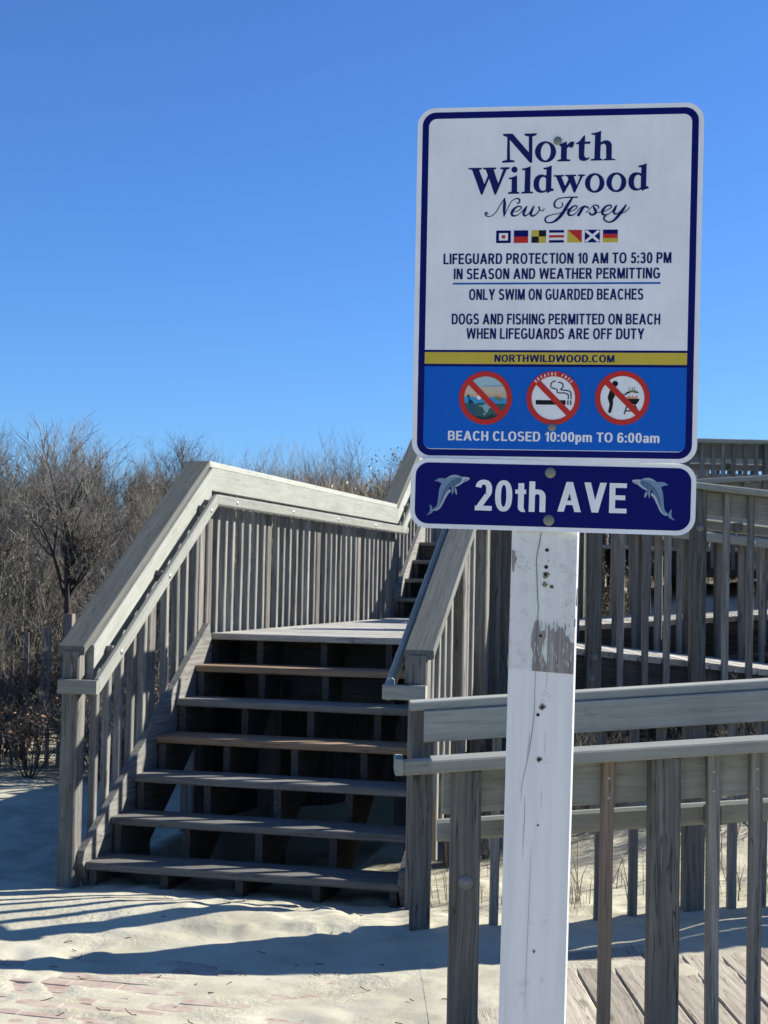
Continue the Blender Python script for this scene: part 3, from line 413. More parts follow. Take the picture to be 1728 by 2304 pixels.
# ------------------------------------------------------------------ stairs
def staircase(label, v0, z1, n, zbase, u0, u1, first_wide, steep_bottom, new=(), top_gap=0):
    root = empty('wooden_staircase', ((u0+u1)/2, v0, zbase), label, 'staircase')
    for k in range(n):
        a, b = (u0-.037, u1+.012) if (k == 0 and first_wide) else (u0+.002, u1-.002)
        z = z1+RISE*k-.019; v = v0+RUN*k+.142
        beam('tread', root, (a, v, z), (b, v, z+RNG.uniform(-.004, .0)), .284, .038, M_TREADNEW if k in new else M_TREAD, bev=.006, wob=.0015)
    v_top = v0+RUN*n; z_top = z1+RISE*n
    for u in (u0-.021, u1+.021):                  # side stringers, top edge above the nosings
        off, dep = .115, .34
        va, za = v0-.03, z1-.03*SLP
        ve, ze = v_top-.01, z_top-.045
        k0 = (za+off)
        poly = [(va+.14, max(zbase-.1, za-.2)), (va, za+.02), (va+.02, k0-.04), (ve-.06, min(z1+SLP*(ve-.06-v0)+off, z_top+.06)), (ve, z_top-.05), (ve, ze-.30)]
        prism('stringer', root, [(a, b) for a, b in poly], (0, 1, 0), (0, 0, 1), (u, 0, 0), .038, M_TREAD)
    for u in [u0+.02+(u1-u0-.04)*i/4 for i in range(5)]:
        u = min(max(u, u0+.03), u1-.03)
        poly = []
        for k in range(n):
            zt = z1+RISE*k-.040; vf = v0+RUN*k+.02
            poly += [(vf, zt-(RISE if k else (z1-zbase+.05)) + (0.0 if k else 0)), (vf, zt)]
        poly += [(v_top+.02, z1+RISE*(n-1)-.040), (v_top+.02, z_top-.36), (v0+.40, max(zbase-.06, z1-.20))]
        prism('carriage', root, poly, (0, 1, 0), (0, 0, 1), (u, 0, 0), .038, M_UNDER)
    return root
staircase('lower flight of weathered open stairs rising from the sand', V0, Z1, 6, 0., -3.173, -1.600, True, True, new=(3, 5))
staircase('small upper flight of open stairs beyond the landing', 13.45, ZL+RISE, 4, 1.0, -3.173, -1.600, False, False)

# landing between the flights
land = empty('stair_landing', (-2.4, 11, gz(-2.4, 11)), 'broad grey plank landing between the two flights of stairs', 'deck')
v = VL; k = 0
while v < 13.44:
    beam('deck_board', land, (-3.185, v+.070, ZL-.019), (UR-.02 if v > 8.98 else UR-.05, v+.070, ZL-.019+RNG.uniform(-.002, .002)), .139, .038, M_DECK, bev=.005); v += .1455
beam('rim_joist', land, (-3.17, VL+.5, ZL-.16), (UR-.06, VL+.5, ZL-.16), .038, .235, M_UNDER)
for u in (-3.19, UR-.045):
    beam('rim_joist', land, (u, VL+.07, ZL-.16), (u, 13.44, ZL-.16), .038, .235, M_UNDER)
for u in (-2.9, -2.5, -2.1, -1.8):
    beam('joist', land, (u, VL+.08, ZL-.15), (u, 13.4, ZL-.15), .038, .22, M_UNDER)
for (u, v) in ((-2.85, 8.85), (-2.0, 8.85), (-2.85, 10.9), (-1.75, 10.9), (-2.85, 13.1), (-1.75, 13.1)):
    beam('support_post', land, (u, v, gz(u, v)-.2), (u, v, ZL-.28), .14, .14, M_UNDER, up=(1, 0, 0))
for k in range(11):  # added back panel, unseen, keeps light out of the space below the landing
    beam('light_block_board', land, (-3.13+.146*k, 9.75, gz(-3.13+.146*k, 9.75)-.1), (-3.13+.146*k, 9.75, ZL-.05), .142, .020, M_UNDER, up=(0, 1, 0))
for k in range(8):  # same kind of added light blocker along the left side
    v = 8.68+.146*k; beam('light_block_board', land, (-3.262, v, gz(-3.26, v)-.1), (-3.262, v, ZL-.18), .142, .018, M_UNDER, up=(1, 0, 0))
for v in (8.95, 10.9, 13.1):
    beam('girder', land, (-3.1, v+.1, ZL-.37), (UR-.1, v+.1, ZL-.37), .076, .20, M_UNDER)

# ------------------------------------------------------------------ ramps (switchback), r along them, q across
def RQ(r, q, z=0.): return RD*r + RN*q + Vector((0, 0, z))
def ramp_deck(label, q0, q1, r0, r1, zf, under=True, mat=None, start_cut=None, joists=True):
    root = empty('ramp_deck', RQ((r0+r1)/2, (q0+q1)/2, 0), label, 'ramp')
    r = r0; sl = float(zf(1.)-zf(0.)); upv = Vector((-sl*RD.x, -sl*RD.y, 1)).normalized()
    while r < r1:
        z = float(zf(r+.07))-.019; a, b = q0, q1
        if start_cut is not None: b = min(q1, start_cut(r))
        if b-a > .12:
            e = RNG.uniform(-.006, .006)
            beam('plank', root, RQ(r+.07, a+e, z), RQ(r+.07, b+e, z), .138, .038, mat or M_DECK, up=upv, bev=.005)
        r += .1435
    if under:
        for q in (q0+.04, (q0+q1)/2, q1-.04):
            zz = -.16
            beam('joist', root, RQ(r0+ (.25 if q > q0+.1 else 0), q, float(zf(r0+(.25 if q > q0+.1 else 0)))+zz), RQ(r1, q, float(zf(r1))+zz), .235, .038, M_UNDER, up=RN, plumb=True)
        rr = r0+.6
        while rr < r1:
            for q in (q0+.12, q1-.12):
                p = RQ(rr, q); zt = float(zf(rr))-.28; g = gz(p.x, p.y)
                if zt-g > .1: beam('support_post', root, RQ(rr, q, g-.2), RQ(rr, q, zt), .089, .089, M_UNDER, up=RN)
            rr += 1.8
    return root
d1 = lambda r: .018+.080*r
d2 = lambda r: 1.239-.092*(r-.85)
d3 = lambda r: 1.239+.078*(r-1.10)
ramp_deck('entrance ramp of pale planks half covered by blown sand', 4.62, 6.68, .32, 5.2, d1, under=False, mat=M_DECKW)
ramp_deck('second ramp, a bright plank strip sloping down from the landing', 9.06, 10.55, .86, 6.0, d2)
ramp_deck('third ramp, climbing to the right behind the second', 10.85, 12.35, 1.33, 7.0, d3)
def rrail(label, q, r0, r1, c0, c1, inw, **k):
    A, B = RQ(r0, q), RQ(r1, q)
    return rail(label, A, B, c0, c1, (RN.x*inw, RN.y*inw), **k)
cz = lambda r: 1.038+.080*(r-.248)
# near railing of the entrance ramp: we look at its outer side
rrail('nearest ramp railing, chunky posts and balusters in front of the planks', 4.672, .27, 5.2, cz(.27), cz(5.2), 1, bals=[.245, .385, .525, .845, .985, 1.13, 1.275, 1.42, 1.565, 1.71, 1.99, 2.13, 2.27, 2.41, 2.55, 2.7, 2.85, 3.1, 3.25, 3.4],
      posts=(.088, .695, 1.85, 2.97), bal_bot=lambda s: cz(.27+s)-1.22, post_bot=lambda s: -.3, cap_ext=(.02, 0), hr_ext=(-.01, 0), hr_drop=.21, fas_ext=(-.02, 0), bal_new=(2,), screws=True,
      outer_bolts=((.088, .375),))
# far railing: we look at its walking side
rrail('second ramp railing from the street, wide grey board and handrail on our side', 6.62, .27, 5.2, cz(.27)+.012, cz(5.2)+.012, -1, bals=[.22, .37, .52, .67, .82, .967, 1.10, 1.405, 1.55, 1.70, 1.80, 1.9, 2.05, 2.35, 2.5, 2.65, 2.8, 2.95, 3.1, 3.4, 3.55, 3.7],
      posts=(.05, 1.24, 2.45, 3.66), bal_bot=lambda s: d1(.27+s)-.02, post_bot=lambda s: -.2, cap_ext=(.01, 0), fas_ext=(-.05, 0), hr_ext=(.035, 0), hr_drop=.235, ret0=True, fas_w=.135)
c2 = lambda r: d2(r)+1.07
c3 = lambda r: d3(r)+1.0
rrail('railing on the near side of the second ramp, seen from outside', 9.05, .84, 5.8, c2(.84), c2(5.8), 1, bals=[.20, .33, .46, .77, .91, 1.05, 1.397, 1.55, 1.69, 1.99, 2.13, 2.27, 2.41, 2.7, 2.85, 3.0, 3.3],
      posts=(.06, .60, 1.222, 1.84, 2.55), bal_bot=lambda s: d2(.84+s)-.26, outer_bolts=((.60, 1.11), (.585, 1.24), (1.222, .27), (1.235, 1.27)), hr_drop=.2)
rrail('railing on the far side of the second ramp', 10.62, 1.30, 5.8, c2(1.30), c2(5.8), -1, posts=(.1, 1.3, 2.5), bal_bot=lambda s: d2(1.3+s)-.22, hr_drop=.2)
rrail('railing on the near side of the third ramp, its cap climbing right', 10.80, 1.36, 6.5, c3(1.36), c3(6.5), 1, posts=(.1, 1.05, 2.25), bal_bot=lambda s: d3(1.36+s)-.22, hr_drop=.2)
rrail('railing on the far side of the third ramp', 12.42, 1.75, 6.5, c3(1.75), c3(6.5), -1, posts=(.1, 1.3, 2.4), bal_bot=lambda s: d3(1.75+s)-.22, hr_drop=.2)

# upper walkway at the top of the stairs
UW = 1.951
wk = empty('upper_walkway', (-1, 15, gz(-1, 15)), 'high walkway at the top of the upper stairs', 'deck')
beamv = 14.32
while beamv < 15.9:
    beam('deck_board', wk, (-3.2, beamv+.07, UW-.019), (-1.0, beamv+.07, UW-.019), .139, .038, M_DECK); beamv += .1455
beam('rim_joist', wk, (-3.17, 14.36, UW-.16), (-1.6, 14.36, UW-.16), .038, .235, M_UNDER)
rail('far guard of the upper walkway behind the street sign', (-3.23, 15.95), (-.5, 15.95), 2.985, 2.985, (0, -1), bal_bot=lambda s: UW-.16, posts=(.06, 1.2, 2.4), hr_drop=.2)
rail('left end guard of the upper walkway', (UL, 14.62), (UL, 15.93), 2.98, 2.985, (1, 0), bal_bot=lambda s: UW-.16, posts=(1.2,), hr_drop=.2)
ramp_deck('high level walkway on the right above the ramps', 14.45, 15.9, 2.1, 8.0, lambda r: UW+0*r, under=True)
rrail('highest railing at the right edge against the sky', 14.40, 2.1, 7.5, 2.99, 2.985, 1, pitch=.105, posts=(.25, 1.05, 1.85, 2.65), bal_bot=lambda s: UW-.2, hr_drop=.22)
rrail('far railing of the high walkway', 15.95, 2.1, 7.5, 2.99, 2.985, -1, pitch=.12, posts=(.25, 1.45, 2.65), bal_bot=lambda s: UW-.2, hr_drop=.22)
# ------------------------------------------------------------------ drifted sand over the entrance ramp
drift = drift_core
us = np.arange(RB-.005, 3.2, .022); vs = np.arange(4.6, 6.72, .022)
U, V = np.meshgrid(us, vs); Zd = drift(U, V)+.0008
co = np.stack([U*RD.x+V*RN.x, U*RD.y+V*RN.y, Zd], -1).reshape(-1, 3)
nu, nv = len(us), len(vs); I, J = np.meshgrid(np.arange(nu-1), np.arange(nv-1)); a = (J*nu+I).ravel()
me = pydata('sand_drift', co, np.stack([a, a+1, a+1+nu, a+nu], -1).tolist(), True)
tag(link('sand_drift', me, M_SAND), 'wind blown sand lying in patches over the ramp planks', kind='stuff')

# ------------------------------------------------------------------ vegetation
def bark(name, c1, c2):
    m, t, b = new_mat(name); tc = N(t, 'ShaderNodeTexCoord'); n = N(t, 'ShaderNodeTexNoise', Scale=9., Detail=4.)
    t.links.new(tc.outputs['Object'], n.inputs['Vector']); r = ramp(t, n.outputs['Fac'], [(.35, c1), (.65, c2)])
    oi = N(t, 'ShaderNodeObjectInfo'); hv = N(t, 'ShaderNodeHueSaturation'); mr = N(t, 'ShaderNodeMapRange'); mr.inputs['To Min'].default_value = .5; mr.inputs['To Max'].default_value = 1.2
    t.links.new(oi.outputs['Random'], mr.inputs['Value']); t.links.new(mr.outputs[0], hv.inputs['Value']); t.links.new(r.outputs[0], hv.inputs['Color'])
    t.links.new(hv.outputs[0], b.inputs['Base Color']); b.inputs['Roughness'].default_value = .9; b.inputs['Specular IOR Level'].default_value = .2
    return m
M_BARK = bark('grey_bark', (.115, .108, .092), (.25, .24, .205))
M_BARKD = bark('dark_bark', (.055, .045, .04), (.11, .09, .08))
M_TWIG = bark('brown_twig', (.105, .092, .076), (.225, .205, .168))
M_RUST = bark('rust_dead_leaf', (.24, .12, .065), (.42, .26, .16))
M_TAN = bark('tan_dry_grass', (.44, .355, .235), (.62, .53, .38))
M_STRAW = bark('straw', (.38, .30, .20), (.56, .48, .36))
M_REED = bark('dull_reed', (.16, .125, .085), (.30, .245, .18))
class Tubes:
    def __init__(s): s.v = []; s.f = []
    def seg(s, p, q, r0, r1, sides=3):
        d = (q-p)
        if d.length < 1e-6: return
        d = d.normalized(); a = d.orthogonal().normalized(); b = d.cross(a); n = len(s.v)
        for (c, r) in ((p, r0), (q, r1)):
            for k in range(sides):
                t = 2*math.pi*k/sides; w = c + a*(r*math.cos(t)) + b*(r*math.sin(t)); s.v.append((w.x, w.y, w.z))
        for k in range(sides):
            k2 = (k+1) % sides; s.f.append((n+k, n+k2, n+sides+k2, n+sides+k))
def rvec(rg): 
    while True:
        w = Vector((rg.uniform(-1, 1), rg.uniform(-1, 1), rg.uniform(-1, 1)))
        if .01 < w.length < 1: return w.normalized()
def grow(T, rg, p, d, L, r, lev, maxlev, up=.10, nchild=(4, 6), leaf=None, wig=.16, ang=(.45, .95)):
    ns = 5 if lev < maxlev else 3; pts = [p]; dirs = [d]
    for i in range(ns):
        d = (d + rvec(rg)*wig + Vector((0, 0, up))).normalized(); p = p + d*(L/ns)
        pts.append(p); dirs.append(d)
    for i in range(ns):
        f0 = 1-i/ns*.6; f1 = 1-(i+1)/ns*.6
        T[lev].seg(pts[i], pts[i+1], r*f0, r*f1, 5 if lev == 0 else 3)
    if lev >= maxlev:
        if leaf is not None:
            for k in range(leaf[0]):
                if rg.random() < leaf[1]: leaf[2].append((pts[rg.randint(1, ns)], rvec(rg), rg.uniform(.5, 1.)))
        return
    for k in range(rg.randint(*nchild)):
        i = rg.randint(1, ns); q = pts[i]; base = dirs[i]
        side = rvec(rg); side = (side - base*side.dot(base)).normalized(); a = rg.uniform(*ang)
        nd = (base*math.cos(a)+side*math.sin(a)).normalized()
        grow(T, rg, q, nd, L*rg.uniform(.42, .68), r*.56, lev+1, maxlev, up, nchild, leaf, wig, ang)
def leaves_mesh(name, L, size):
    V = []; F = []
    for p, d, s in L:
        a = d.orthogonal().normalized()*size*s*.5; b = d*size*s; n = len(V)
        V += [tuple(p), tuple(p+a+b*.5), tuple(p+b), tuple(p-a+b*.5)]; F.append((n, n+1, n+2, n+3))
    return pydata(name, V, F)
def make_shrub(seed, H, stems, maxlev, spread, r0, leafp=None, trunk=0., nchild=(4, 6), up=.10, rust=0.):
    rg = random.Random(seed); T = [Tubes() for _ in range(maxlev+1)]; leaf = None
    if leafp: leaf = (leafp[0], leafp[1], [])
    base = Vector((0, 0, -.08))
    if trunk:
        p = base; n = 6; d = Vector((.03, 0, 1))
        for i in range(n):
            d = (d+rvec(rg)*.07).normalized(); q = p+d*((trunk+.08)/n); T[0].seg(p, q, r0*2.0*(1-.05*i), r0*2.0*(1-.05*(i+1)), 7); p = q
        base = p
    for k in range(stems):
        a = 2*math.pi*(k+rg.uniform(-.3, .3))/stems; t = rg.uniform(.35, 1.)*spread
        d = Vector((math.cos(a)*math.sin(t), math.sin(a)*math.sin(t), math.cos(t)))
        grow(T, rg, base, d, (H-trunk)*rg.uniform(.6, .85), r0*rg.uniform(.8, 1.1), 0, maxlev, up, nchild, leaf)
    main = Tubes(); fine = Tubes()
    for l, t in enumerate(T):
        tgt = main if l < maxlev-0 and l < 2 else fine
        o = len(tgt.v); tgt.v += t.v; tgt.f += [tuple(i+o for i in f) for f in t.f]
    return (pydata('branches', main.v, main.f, True), pydata('twigs', fine.v, fine.f, True), leaves_mesh('dead_leaves', leaf[2], .045) if leaf else None)
def shrub(name, meshes, loc, mats, label, rot=0., scale=1., group=None, cat='shrub'):
    root = empty(name, loc, label, cat, group); root.rotation_euler = (0, 0, rot); root.scale = (scale,)*3
    for nm, me, mt in zip(('branches', 'twigs', 'dead_leaves'), meshes, mats):
        if me is not None:
            c = local(nm, me, mt, root)
            if nm != 'branches': c['kind'] = 'stuff'
    return root
def at(u, v, dz=0.): return (u, v, gz(u, v)+dz)
# the small bare tree with a forked trunk, left of the stairs
tree = make_shrub(21, 2.25, 6, 3, .52, .020, trunk=1.38, nchild=(5, 7), up=.15)
shrub('bare_tree', tree, (-5.33, 11.1, gz(-5.33, 11.1)), (M_BARKD, M_TWIG, None), 'small bare tree with forked dark trunk, tallest against the sky at left', .4, .96, cat='tree')
protos = [
    (make_shrub(1, 1.55, 9, 3, .66, .017, nchild=(5, 7), up=.14), (M_BARK, M_TWIG, None)),
    (make_shrub(2, 1.35, 10, 3, .95, .018, nchild=(5, 7), up=.11), (M_BARKD, M_BARK, None)),
    (make_shrub(3, 1.25, 8, 3, .8, .011, (1, .6), nchild=(4, 6), up=.10), (M_BARKD, M_TWIG, M_RUST)),
    (make_shrub(4, 1.3, 8, 3, .7, .009, (2, .6), nchild=(3, 4), up=.14), (M_TWIG, M_TWIG, M_TAN)),
    (make_shrub(5, 1.2, 10, 2, .6, .008, nchild=(4, 6), up=.2), (M_BARK, M_TWIG, None)),
]
KINDS = ['tall grey shrub', 'dark spreading shrub', 'dark rust leaved shrub', 'low tan leaved shrub', 'tuft of bare stems']
GR = ['tall grey leafless shrubs on the left dune', 'dark spreading leafless shrubs on the left dune', 'rust leaved shrubs on the left dune', 'tan leaved low shrubs on the dune', 'tufts of bare stems on the dune crest']
rs = random.Random(42)
PLACED = []
def put(kind, u, v, s, zone):
    PLACED.append((shrub('dune_shrub', protos[kind][0], at(u, v), protos[kind][1], '', rs.uniform(0, 6.28), s, GR[kind]), kind, u, v, zone))
ORD = ['leftmost', 'second from left', 'third from left', 'fourth from left', 'fifth from left', 'sixth from left', 'seventh from left', 'eighth from left', 'ninth from left', 'tenth from left', 'eleventh from left', 'twelfth from left']
pts = []
for (u, v, k, s_) in ((-6.3, 10.35, 1, .62), (-5.75, 10.5, 0, .6), (-5.2, 10.3, 2, .6), (-4.75, 10.55, 1, .55), (-4.3, 10.45, 2, .5), (-6.7, 10.9, 0, .8), (-4.0, 11.3, 1, .6), (-5.0, 11.35, 1, .75), (-5.8, 11.3, 0, .8), (-4.5, 11.4, 2, .7), (-6.1, 11.5, 1, .9)):
    put(k, u, v, s_, ' beside the sand fence')
def free(u, v, d): return all((u-a)**2+(v-b)**2 > d*d for a, b in pts)
cnt = 0; tries = 0
while cnt < 74 and tries < 4000:               # the thicket on the left dune
    tries += 1
    v = rs.uniform(11.6, 18.5); x = rs.uniform(0, 1)
    u = -(.57*v+.4) + x*((.57*v+.4)-3.75)
    if u > -.345*v+.2 and rs.random() < .6: continue
    if abs(u+5.33) < .55 and v < 12.6: continue
    if not free(u, v, .5): continue
    pts.append((u, v)); far = (u > -.40*v)
    k = rs.choices([0, 1, 2, 3], [1, 1, 3, 3] if far else [4, 4, 3, 1])[0]
    s = rs.uniform(.78, 1.12)*(.60 if far else 1.)*(.92 if v < 15 else .66)*(.80 if u > -.46*v else 1.)
    put(k, u, v, s, ' of left thicket'); cnt += 1
cnt = 0; tries = 0; pts = []
while cnt < 30 and tries < 3000:               # low brush on the crest behind the landing
    tries += 1
    v = rs.uniform(15.5, 22.); u = rs.uniform(-.40*v, -.19*v)
    if u > -3.6 and v < 17: continue
    if not free(u, v, .42): continue
    pts.append((u, v)); k = rs.choices([2, 3, 4], [2, 4, 5])[0]
    put(k, u, v, rs.uniform(.45, .78), ' behind landing guard'); cnt += 1
for (u, v, k, s) in ((-1.9, 17.2, 1, .9), (-1.0, 17.0, 2, .9), (-.2, 17.6, 1, .95), (.5, 17.2, 2, .9), (1.2, 17.8, 1, .9), (-1.4, 18.2, 1, 1.), (-.6, 18.6, 0, .9), (.2, 18.8, 1, 1.), (1.0, 18.8, 2, 1.), (1.8, 18.4, 1, .9), (-2.4, 18.0, 2, .9), (.1, 16.4, 2, .7), (-.8, 16.2, 2, .7), (1.0, 16.6, 3, .8), (-1.2, 13.6, 3, .5), (.4, 14.0, 2, .6), (-.3, 16.9, 3, .5), (.5, 13.8, 4, .5), ):
    put(k, u, v, s*(.72 if v > 15 else 1.), ' beyond right ramps')

for (r_, q_, k_, s_) in ((.72, 7.95, 4, .34), (1.3, 8.15, 1, .34), (1.85, 7.95, 4, .36), (2.25, 8.3, 1, .4), (1.6, 8.6, 2, .4), (1.0, 8.6, 1, .4)):
    p_ = RQ(r_, q_); put(k_, p_.x, p_.y, s_, ' under right ramps')
rows = {}
for rec in PLACED: rows.setdefault((rec[4], rec[1], round((rec[3]-11)/1.7)), []).append(rec)
RW = {}
for (zone, kind, row) in sorted(rows): RW.setdefault((zone, kind), []).append(row)
RN_ = ['front row', 'second row', 'third row', 'fourth row', 'back row', 'hindmost row', 'farthest row']
for (zone, kind, row), L in rows.items():
    L.sort(key=lambda t: t[2]/t[3]); rr = RW[(zone, kind)].index(row)
    for n, rec in enumerate(L):
        rec[0]['label'] = KINDS[kind] + ', ' + (ORD[min(n, 11)]+' in ' if len(L) > 1 else 'in ') + RN_[min(rr, 6)] + zone
# dry dune grass: nobody could count the blades
def grass(name, n, fn, hmin, hmax, mat, label, seed, w=.004):
    rg = np.random.RandomState(seed); P = fn(rg, n); n = len(P); z = ground(P[:, 0], P[:, 1])
    h = rg.uniform(hmin, hmax, n); a = rg.uniform(0, 6.283, n); lean = rg.uniform(.05, .55, n)*h; b = rg.uniform(0, 6.283, n)
    B = np.stack([P[:, 0], P[:, 1], z-.01], 1); S = np.stack([np.cos(a), np.sin(a), 0*a], 1)*w
    Ld = np.stack([np.cos(b)*lean, np.sin(b)*lean, h], 1); Md = np.stack([np.cos(b)*lean*.3, np.sin(b)*lean*.3, h*.55], 1)
    V = np.stack([B-S, B+S, B+Md+S*.7, B+Md-S*.7, B+Ld], 1).reshape(-1, 3); F = []
    for i in range(n): k = 5*i; F.append((k, k+1, k+2, k+3)); F.append((k+3, k+2, k+4))
    return tag(link(name, pydata(name, V, F), mat), label, kind='stuff')
def dune_pts(rg, n):
    v = rg.uniform(11.2, 24, n*3); u = rg.uniform(-.62, .18, n*3)*v
    keep = ((u < -3.5) | (v > 16.2)) & (vnoise(u*1.3, v*1.3)+vnoise(u*.5, v*.5) > .0)
    P = np.stack([u, v], 1)[keep]; return P[:n]
grass('dune_grass', 16000, dune_pts, .12, .55, M_TAN, 'tan dry grass covering the dune', 1, .0045)
def crest_pts(rg, n):
    v = rg.uniform(15.2, 20.5, n); u = rg.uniform(-.43, -.18, n)*v
    keep = (u < -3.5) | (v > 16.6)
    return np.stack([u, v], 1)[keep]
grass('crest_grass', 15000, crest_pts, .25, .72, M_TAN, 'band of golden tan grass along the dune crest behind the landing', 8, .005)
def under_pts(rg, n):
    c = np.array([(.95, 7.05), (1.0, 7.0), (.55, 7.6), (1.45, 7.3), (1.75, 7.7), (.55, 7.1), (2.1, 7.4), (1.9, 7.1), (.9, 8.0)]); k = rg.randint(0, len(c), n)
    p = c[k] + rg.normal(0, .09, (n, 2)); r, q = p[:, 0], p[:, 1]
    q = np.maximum(q, 6.74)
    return np.stack([r*RD.x+q*RN.x, r*RD.y+q*RN.y], 1)
grass('reed_litter', 260, under_pts, .05, .26, M_REED, 'dry brown grass growing through the sand behind the second ramp railing', 3, .0025)
def reeds(seed, n, H, sp):
    rg = random.Random(seed); T = Tubes()
    for k in range(n):
        p = Vector((rg.gauss(0, sp), rg.gauss(0, sp), -.05)); d = Vector((rg.gauss(0, .22), rg.gauss(0, .22), 1)).normalized(); h = H*rg.uniform(.5, 1)
        for i in range(4):
            q = p+d*(h/4); T.seg(p, q, .0028*(1-.2*i), .0028*(1-.2*(i+1))); p = q; d = (d+rvec(rg)*.14).normalized()
    return pydata('stems', T.v, T.f)
rm = [reeds(1, 9, 1.0, .09), reeds(2, 7, .8, .12)]
for i, (r, q, s, lb) in enumerate(((.93, 7.0, 1., 'clump of tall dry reeds just behind the railing, right of the sign post'), (1.22, 7.35, .9, 'clump of dry reeds farther back, between the two balusters'), (1.85, 7.5, 1., 'clump of dry reeds at the right edge under the ramp'))):
    p = RQ(r, q); o = empty('dry_reeds', (p.x, p.y, gz(p.x, p.y)), lb, 'reeds', 'dry reeds under the ramps'); o.rotation_euler = (0, 0, i*1.3); o.scale = (s,)*3
    local('stems', rm[i % 2], M_REED, o)['kind'] = 'stuff'
# small twigs and debris on the sand
rgd = random.Random(9); T = Tubes()
for k in range(95):
    u = rgd.uniform(-2.9, -.5); v = rgd.uniform(5.0, 6.8)
    if rgd.random() < .3: u, v = -.98+rgd.gauss(0, .06), 5.55+rgd.gauss(0, .05)
    p = Vector((u, v, gz(u, v)+.004)); a = rgd.uniform(0, 6.28); d = Vector((math.cos(a), math.sin(a), .1)); L = rgd.uniform(.015, .06)
    for i in range(3):
        q = p+d*L/3; T.seg(p, q, .0022, .0016); p = q; d = (d+rvec(rgd)*.5).normalized()
tag(link('twig_litter', pydata('twig_litter', T.v, T.f), M_BARKD), 'scattered dark twigs and seaweed scraps on the sand', kind='stuff')

# sand fence in front of the thicket
def fence(A, B, label, step=.105):
    A, B = Vector(A), Vector(B); root = empty('sand_fence', (A.x, A.y, gz(A.x, A.y)), label, 'fence'); D = B-A; L = D.length; D.normalize(); s = 0; rg = random.Random(3); nrm = Vector((D.y, -D.x, 0))
    while s < L:
        p = A+D*s; g = gz(p.x, p.y); h = rg.uniform(.98, 1.12); tl = rg.uniform(-.05, .05)
        beam('slat', root, (p.x, p.y, g-.05), (p.x+D.x*tl, p.y+D.y*tl, g+h), .036, .009, M_FENCE, up=nrm, bev=.001)
        s += step*rg.uniform(.8, 1.2)
    for z in (.25, .55, .85):
        T = Tubes(); s = 0
        while s < L:
            p = A+D*s; q = A+D*min(L, s+.3); T.seg(Vector((p.x, p.y, gz(p.x, p.y)+z))+nrm*.008, Vector((q.x, q.y, gz(q.x, q.y)+z+rg.uniform(-.01, .01)))+nrm*.008, .004, .004); s += .3
        link('wire', pydata('wire', T.v, T.f), M_WIRE, root)
    s = .4
    while s < L:
        p = A+D*s; g = gz(p.x, p.y); beam('fence_post', root, (p.x-nrm.x*.06, p.y-nrm.y*.06, g-.1), (p.x-nrm.x*.06, p.y-nrm.y*.06, g+1.2), .07, .07, M_FENCE, up=nrm); s += 2.2
fence((-7.8, 10.75, 0), (-3.75, 10.9, 0), 'dark slatted sand fence wired in front of the thicket at left')
# ------------------------------------------------------------------ signs
def flat(name, loops, z, mat, parent, thick=.0):
    cu = bpy.data.curves.new(name, 'CURVE'); cu.dimensions = '2D'; cu.fill_mode = 'BOTH'; cu.extrude = thick/2
    for lp in loops:
        s = cu.splines.new('POLY'); s.points.add(len(lp)-1)
        for p, q in zip(s.points, lp): p.co = (q[0]*.001, q[1]*.001, 0, 1)
        s.use_cyclic_u = True
    return curve_part(name, cu, z, mat, parent)
def curve_part(name, cu, z, mat, parent, fit=None):
    o = bpy.data.objects.new('tmp', cu); COL.objects.link(o); bpy.context.view_layer.update()
    me = bpy.data.meshes.new_from_object(o.evaluated_get(bpy.context.evaluated_depsgraph_get())); bpy.data.objects.remove(o); bpy.data.curves.remove(cu)
    me.name = name; me.materials.clear()
    if fit:
        x0, x1, y0, y1 = fit; cx = [v.co.x for v in me.vertices]; cy = [v.co.y for v in me.vertices]
        ax, bx = min(cx), max(cx)
        sx = (x1-x0)/(bx-ax)
        for v in me.vertices: v.co.x = x0+(v.co.x-ax)*sx; v.co.y = y0+v.co.y*(y1-y0)
    o = local(name, me, mat, parent, (0, 0, z)); return o
